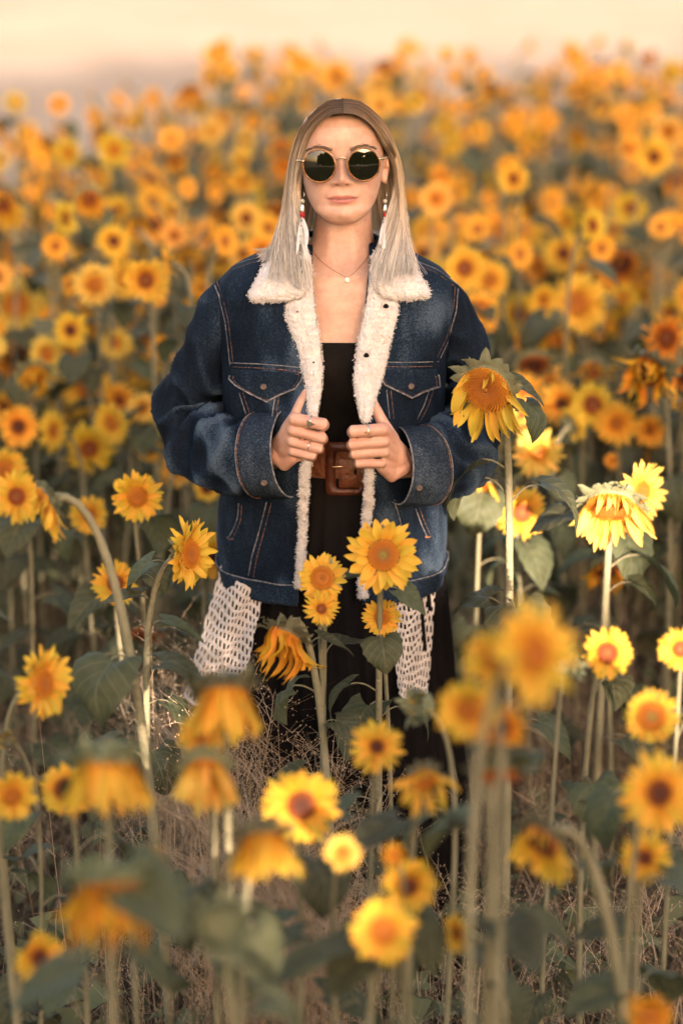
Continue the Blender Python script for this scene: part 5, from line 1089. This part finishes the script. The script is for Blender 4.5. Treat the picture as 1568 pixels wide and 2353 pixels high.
def fleece_patch(poly, base_fn, puff, name, label, step=3.6):
    P = [Vector(p) for p in poly]; dense = []
    for i in range(len(P)):
        a, b_ = P[i], P[(i + 1) % len(P)]; m = max(1, int((b_ - a).length / step)); dense += [a.lerp(b_, t / m) for t in range(m)]
    # round the outline a little
    for _ in range(3): dense = [(dense[i - 1] + dense[i] * 2 + dense[(i + 1) % len(dense)]) / 4 for i in range(len(dense))]
    n = len(dense); D = np.array([(p.x, p.y) for p in dense]); x0, y0 = D.min(0); x1, y1 = D.max(0); pts = []
    def inside(x_, y_):
        c = False; j = n - 1
        for i in range(n):
            if (D[i, 1] > y_) != (D[j, 1] > y_) and x_ < (D[j, 0] - D[i, 0]) * (y_ - D[i, 1]) / (D[j, 1] - D[i, 1]) + D[i, 0]: c = not c
            j = i
        return c
    r = 0; yy = y0
    while yy < y1:
        xx = x0 + (r % 2) * step * .5
        while xx < x1:
            dist = np.min(np.hypot(D[:, 0] - xx, D[:, 1] - yy))
            if dist > step * .6 and inside(xx, yy): pts.append((xx, yy, dist))
            xx += step
        yy += step * .87; r += 1
    allp = [Vector(p) for p in D] + [Vector((p[0], p[1])) for p in pts]; dist = [0] * n + [p[2] for p in pts]
    vv, ee, ff, ov, oe, of = delaunay_2d_cdt(allp, [(i, (i + 1) % n) for i in range(n)], [list(range(n))], 1, 1e-5)
    V = []
    for i, p in enumerate(vv):
        k = ov[i][0] if ov[i] else 0; h = puff * math.sqrt(min(1, dist[k] / 17)) ; q = base_fn(p.x, p.y, h); q2 = q + (CAM - q).normalized() * curl(q) * (1 if dist[k] > 0 else .5); V.append(q2)
    F = [tuple(f) for f in ff]; nb = len(V)
    # back sheet closes the piece
    V += [base_fn(p.x, p.y, -.004 * min(1, dist[ov[i][0]] / 8 if ov[i] else 0)) for i, p in enumerate(vv)]; F += [tuple(nb + i for i in f[::-1]) for f in ff]
    pts_, nr = [], []
    for i in range(nb): pts_.append(V[i]); nr.append((CAM - V[i]).normalized() if dist[ov[i][0]] > 4 else ((V[i] - V[ov[i][0]]) if False else Vector((rfz.gauss(0, 1), -.4, rfz.gauss(0, 1))).normalized()))
    b = MB(); b.add(V, F); fuzz(b, pts_, nr, int(nb * 1.6), .0026); edge = [i for i in range(nb) if dist[ov[i][0]] == 0]
    c2 = D.mean(0); fuzz(b, [V[i] for i in edge], [(RT * (vv[i].x - c2[0]) - UP * (vv[i].y - c2[1])).normalized() for i in edge], len(edge) * 5, .0034)
    o = link(name, b.mesh(name, M['fleece']), jacket); o['label'] = label; return o
LB = lambda off0: (lambda px, py, h: jpt(px, py, off0 + h + .012 * max(0, min(1, (py - 820) / 100))))
fleece_patch([(657,697),(690,684),(712,640),(716,640),(722,700),(734,780),(740,840),(737,900),(730,940),(722,976),(708,978),(707,940),(703,890),(690,830),(672,772),(655,728)], LB(.006), .011, 'lapel', 'cream fleece lapel with buttonhole')
fleece_patch([(906,688),(880,684),(854,640),(850,628),(843,690),(834,730),(820,800),(812,868),(816,905),(826,950),(832,970),(846,972),(853,955),(866,908),(882,850),(900,772),(914,716),(914,700)], LB(.006), .011, 'lapel', 'cream fleece lapel with two dark buttonholes')
fleece_patch([(618,582),(600,618),(584,650),(570,674),(573,689),(592,696),(640,693),(664,690),(690,684),(712,660),(718,630),(714,585),(690,560),(650,555)], LB(.016), .014, 'collar', 'cream fleece collar wing')
fleece_patch([(937,586),(955,612),(972,642),(988,668),(984,686),(930,691),(904,688),(880,684),(858,662),(850,625),(852,585),(875,560),(910,560)], LB(.016), .014, 'collar', 'cream fleece collar wing')
def fleece_tube(P, r, name, n=16, dens=3):
    C = catmull(P, int(sum((Vector(a) - Vector(b_)).length for a, b_ in zip(P[:-1], P[1:])) / .0028)); V, F, _ = tube(C, r, n); cen = [C[i // n] for i in range(len(V))]
    nr = [(v - c).normalized() for v, c in zip(V, cen)]; V = [v + q * curl(v) * .9 for v, q in zip(V, nr)]; b = MB(); b.add(V, F); fuzz(b, V, nr, len(V) * dens, .0035); o = link(name, b.mesh(name, M['fleece']), jacket); return o
fleece_tube([jpt(705, 1058, .004), jpt(699, 1100, .004), jpt(697, 1150, .004), jpt(694, 1230, .004), jpt(690, 1300, .004), jpt(685, 1350, .003)], .0070, 'edging')
fleece_tube([jpt(848, 1076, .004), jpt(846, 1120, .004), jpt(845, 1160, .004), jpt(839, 1225, .004), jpt(834, 1300, .004), jpt(832, 1372, .003)], .0072, 'edging')
fleece_tube([at(650, 588, -.03), at(668, 568, .03), at(710, 556, .085), at(787, 552, .10), at(862, 556, .085), at(900, 568, .03), at(915, 588, -.03)], .02, 'collar_back', 28, 1)
for px, py, r in ((683, 716, 2.2), (720, 832, 2.6), (886, 703, 6.5), (841, 816, 6.5)):      # buttonholes
    c = [jpt(px + r * math.cos(a) * (1 + .2 * math.sin(a * 3)), py + r * .85 * math.sin(a), .0225) for a in [2 * math.pi * i / 12 for i in range(12)]]
    link('buttonhole', mk_mesh('buttonhole', c, [tuple(range(12))], M['black']), jacket)

# --- crochet panels hanging below the jacket
M['yarn'] = noise_col('yarn', [(.3, (.58, .50, .44)), (.7, (.74, .67, .61))], scale=120, bump=.3, bscale=400, rough=.95)
def crochet(TLc, TRc, BLc, BRc, rows, colsn, bulge, label):
    b = MB(); c = [at(*q) for q in (TLc, TRc, BLc, BRc)]; rr = random.Random(rows)
    def S(u, v):
        p = c[0].lerp(c[1], u).lerp(c[2].lerp(c[3], u), v); return p + Vector((0, -bulge * math.sin(math.pi * u) * 1.0 + .009 * math.sin(u * 9 + v * 3), .003 * math.sin(u * 14 + v * 20)))
    for j in range(rows + 1):
        for k in (0, 1, 2, 3):
            v = j / rows + (k - 1.5) * .0068; P = [S(u, v + .0016 * math.sin(u * colsn * 6.28 + k * 2.1) + .005 * noise.noise(Vector((u * 5, j, k)))) + Vector((0, -.0006 * (k == 1), 0)) for u in np.linspace(0, 1, colsn * 4 + 1)]
            b.add(*tube(P, .0011, 5)[:2])
        if j < rows:
            for i in range(colsn + 1):
                u = (i + .5 * (j % 2)) / colsn
                if u > 1: continue
                for du in (-.013, .0, .013):
                    jx = rr.gauss(0, .006); P = [S(min(1, max(0, u + du + jx * t + .008 * math.sin(t * 3.1 + i))), (j + t) / rows) for t in (0, .33, .66, 1)]; b.add(*tube(P, .00095, 5)[:2])
    o = link('crochet_panel', b.mesh('crochet_panel', M['yarn']), person); o['label'] = label
crochet((508, 1300, -.062), (604, 1368, -.130), (424, 1600, -.075), (548, 1620, -.18), 15, 13, .018, 'off-white crochet panel hanging below the jacket')
crochet((890, 1368, -.135), (1002, 1306, -.062), (916, 1595, -.185), (982, 1590, -.115), 14, 11, .018, 'off-white crochet panel hanging below the jacket')

# --- jewellery
chain = []
for px, py in [(716,572),(728,590),(745,606),(765,620),(782,630),(797,636),(812,627),(828,610),(842,592),(852,576)]:
    h = hit([BODY], px, py); chain.append(h[0] + Vector((0, -.0012, 0)) if h else at(px, py, -.09))
nk = link('necklace', mk_mesh('necklace', *tube(catmull(chain, 50), .00055, 5)[:2], M['gold']), person); nk['label'] = 'fine gold chain with a pearl'
M['pearl'] = mat('pearl', (.85, .80, .74), .18)[0]; b = MB(); c = chain[5] + Vector((0, -.003, -.0045)); b.add(*capsule([c, c + Vector((0, 0, -.0006))], [.0048, .0048], 16, 5)); link('pendant', b.mesh('pendant', M['pearl']), nk)
M['stone'] = mat('grey_green_bead', (.38, .38, .30), .4)[0]; M['red'] = mat('red_thread', (.36, .012, .014), .6)[0]; M['feather'] = noise_col('feather', [(.3, (.42, .41, .40)), (.7, (.62, .60, .57))], scale=60, bump=0, rough=.8)
M['dots'] = noise_col('striped_quill', [(.48, (.012, .010, .010)), (.52, (.6, .56, .5))], scale=230, bump=0, rough=.7)
for s, ex, Y in ((-1, 695, -.072), (1, 884, -.045)):
    b = MB(); b.add(*tube(catmull([at(ex + 2, 440, Y + .01), at(ex + 4, 446, Y), at(ex + 1, 455, Y)], 8), .0006, 5)[:2]); b.add(*tube([at(ex, 468, Y), at(ex, 472, Y), at(ex - 1, 484, Y), at(ex - 1, 486, Y)], [.0014, .0026, .0048, .0046], 12)[:2])
    e = link('earring', b.mesh('earring', M['silver']), person); e['label'] = 'long feather earring'
    b = MB(); c = at(ex, 462, Y); b.add(*capsule([c, c + Vector((0, 0, -.0005))], [.0038, .0038], 12, 4)); link('bead', b.mesh('bead', M['stone']), e)
    b = MB(); b.add(*tube([at(ex - 1, 486, Y), at(ex - 1, 492, Y), at(ex - 1, 500, Y)], [.0042, .0050, .0032] if s < 0 else [.002, .0024, .0016], 10)[:2]); link('wrapping', b.mesh('wrapping', M['red']), e)
    rr = random.Random(s + 5)
    for k, (tx, ty, w) in enumerate(((-14, 585, 5.0), (2, 612, 5.2), (10, 604, 4.6), (17, 624, 4.0), (8, 570, 5.0)) if s < 0 else ((-8, 595, 3.6), (-20, 612, 3.2), (2, 598, 3.8), (-14, 570, 3.4))):
        b = MB(); a0 = at(ex - 1, 498, Y); e1 = at(ex + tx, ty, Y - .045); P = catmull([a0, a0.lerp(e1, .5) + Vector((.004 * math.sin(k * 2), -.004, 0)), e1], 10); V = []
        for i, p in enumerate(P): t = i / 10; w_ = w * .00077 * math.sin(math.pi * min(.98, .12 + .88 * t)) ** .7; V += [p - Vector((w_, 0, 0)), p + Vector((0, -.001, 0)), p + Vector((w_, .0005, 0))]
        b.add(V, [(i * 3 + q, i * 3 + q + 1, i * 3 + q + 4, i * 3 + q + 3) for i in range(10) for q in range(2)]); link('feather', b.mesh('feather', M['feather']), e)
    dx = -4 if s < 0 else -8
    link('quill', mk_mesh('quill', *tube(catmull([at(ex - 2, 498, Y - .004), at(ex + dx - 2, 560, Y - .035), at(ex + dx + (2 if s < 0 else -2), 628 if s < 0 else 605, Y - .062)], 14), .0008, 5)[:2], M['dots']), e)
def ringband(k, q, t, r_, mt='silver', label='thin silver ring'):
    mcp, pip, r = FING[k][q]; m0 = at(*mcp, -.232 + .004 * q); p0 = at(*pip, -.240 + .003 * q); c = m0.lerp(p0, t); ax = (p0 - m0).normalized(); u = ax.orthogonal().normalized(); v = ax.cross(u)
    o = link('ring', mk_mesh('ring', *loop_tube([c + (u * math.cos(a) + v * math.sin(a)) * (r * .965) for a in [2 * math.pi * i / 32 for i in range(32)]], r_, 6), M[mt]), person); o['label'] = label; return o, c, r
o, c, r = ringband('a', 0, .55, .0012, label='silver ring with triangle plate'); f = c + Vector((0, -r - .0005, 0)); V = [f + Vector(p) for p in ((-.006, 0, .007), (-.006, 0, -.007), (.0075, -.0005, 0), (-.006, -.0018, .007), (-.006, -.0018, -.007), (.0075, -.002, 0))]
link('plate', mk_mesh('plate', V, [(0, 1, 2), (5, 4, 3), (0, 3, 4, 1), (1, 4, 5, 2), (2, 5, 3, 0)], M['silver'], smooth=False), o)
ringband('a', 2, .62, .0010); o, c, r = ringband('b', 0, .5, .0010, label='thin ring with brass crescent')
P = [c + Vector((.0055 * math.cos(a), -r - .0008, -.004 + .0055 * math.sin(a))) for a in np.linspace(.2, math.pi - .2, 12)]; link('crescent', mk_mesh('crescent', *tube(P, [.0004 + .0014 * math.sin(math.pi * i / 11) for i in range(12)], 6)[:2], M['gold']), o)
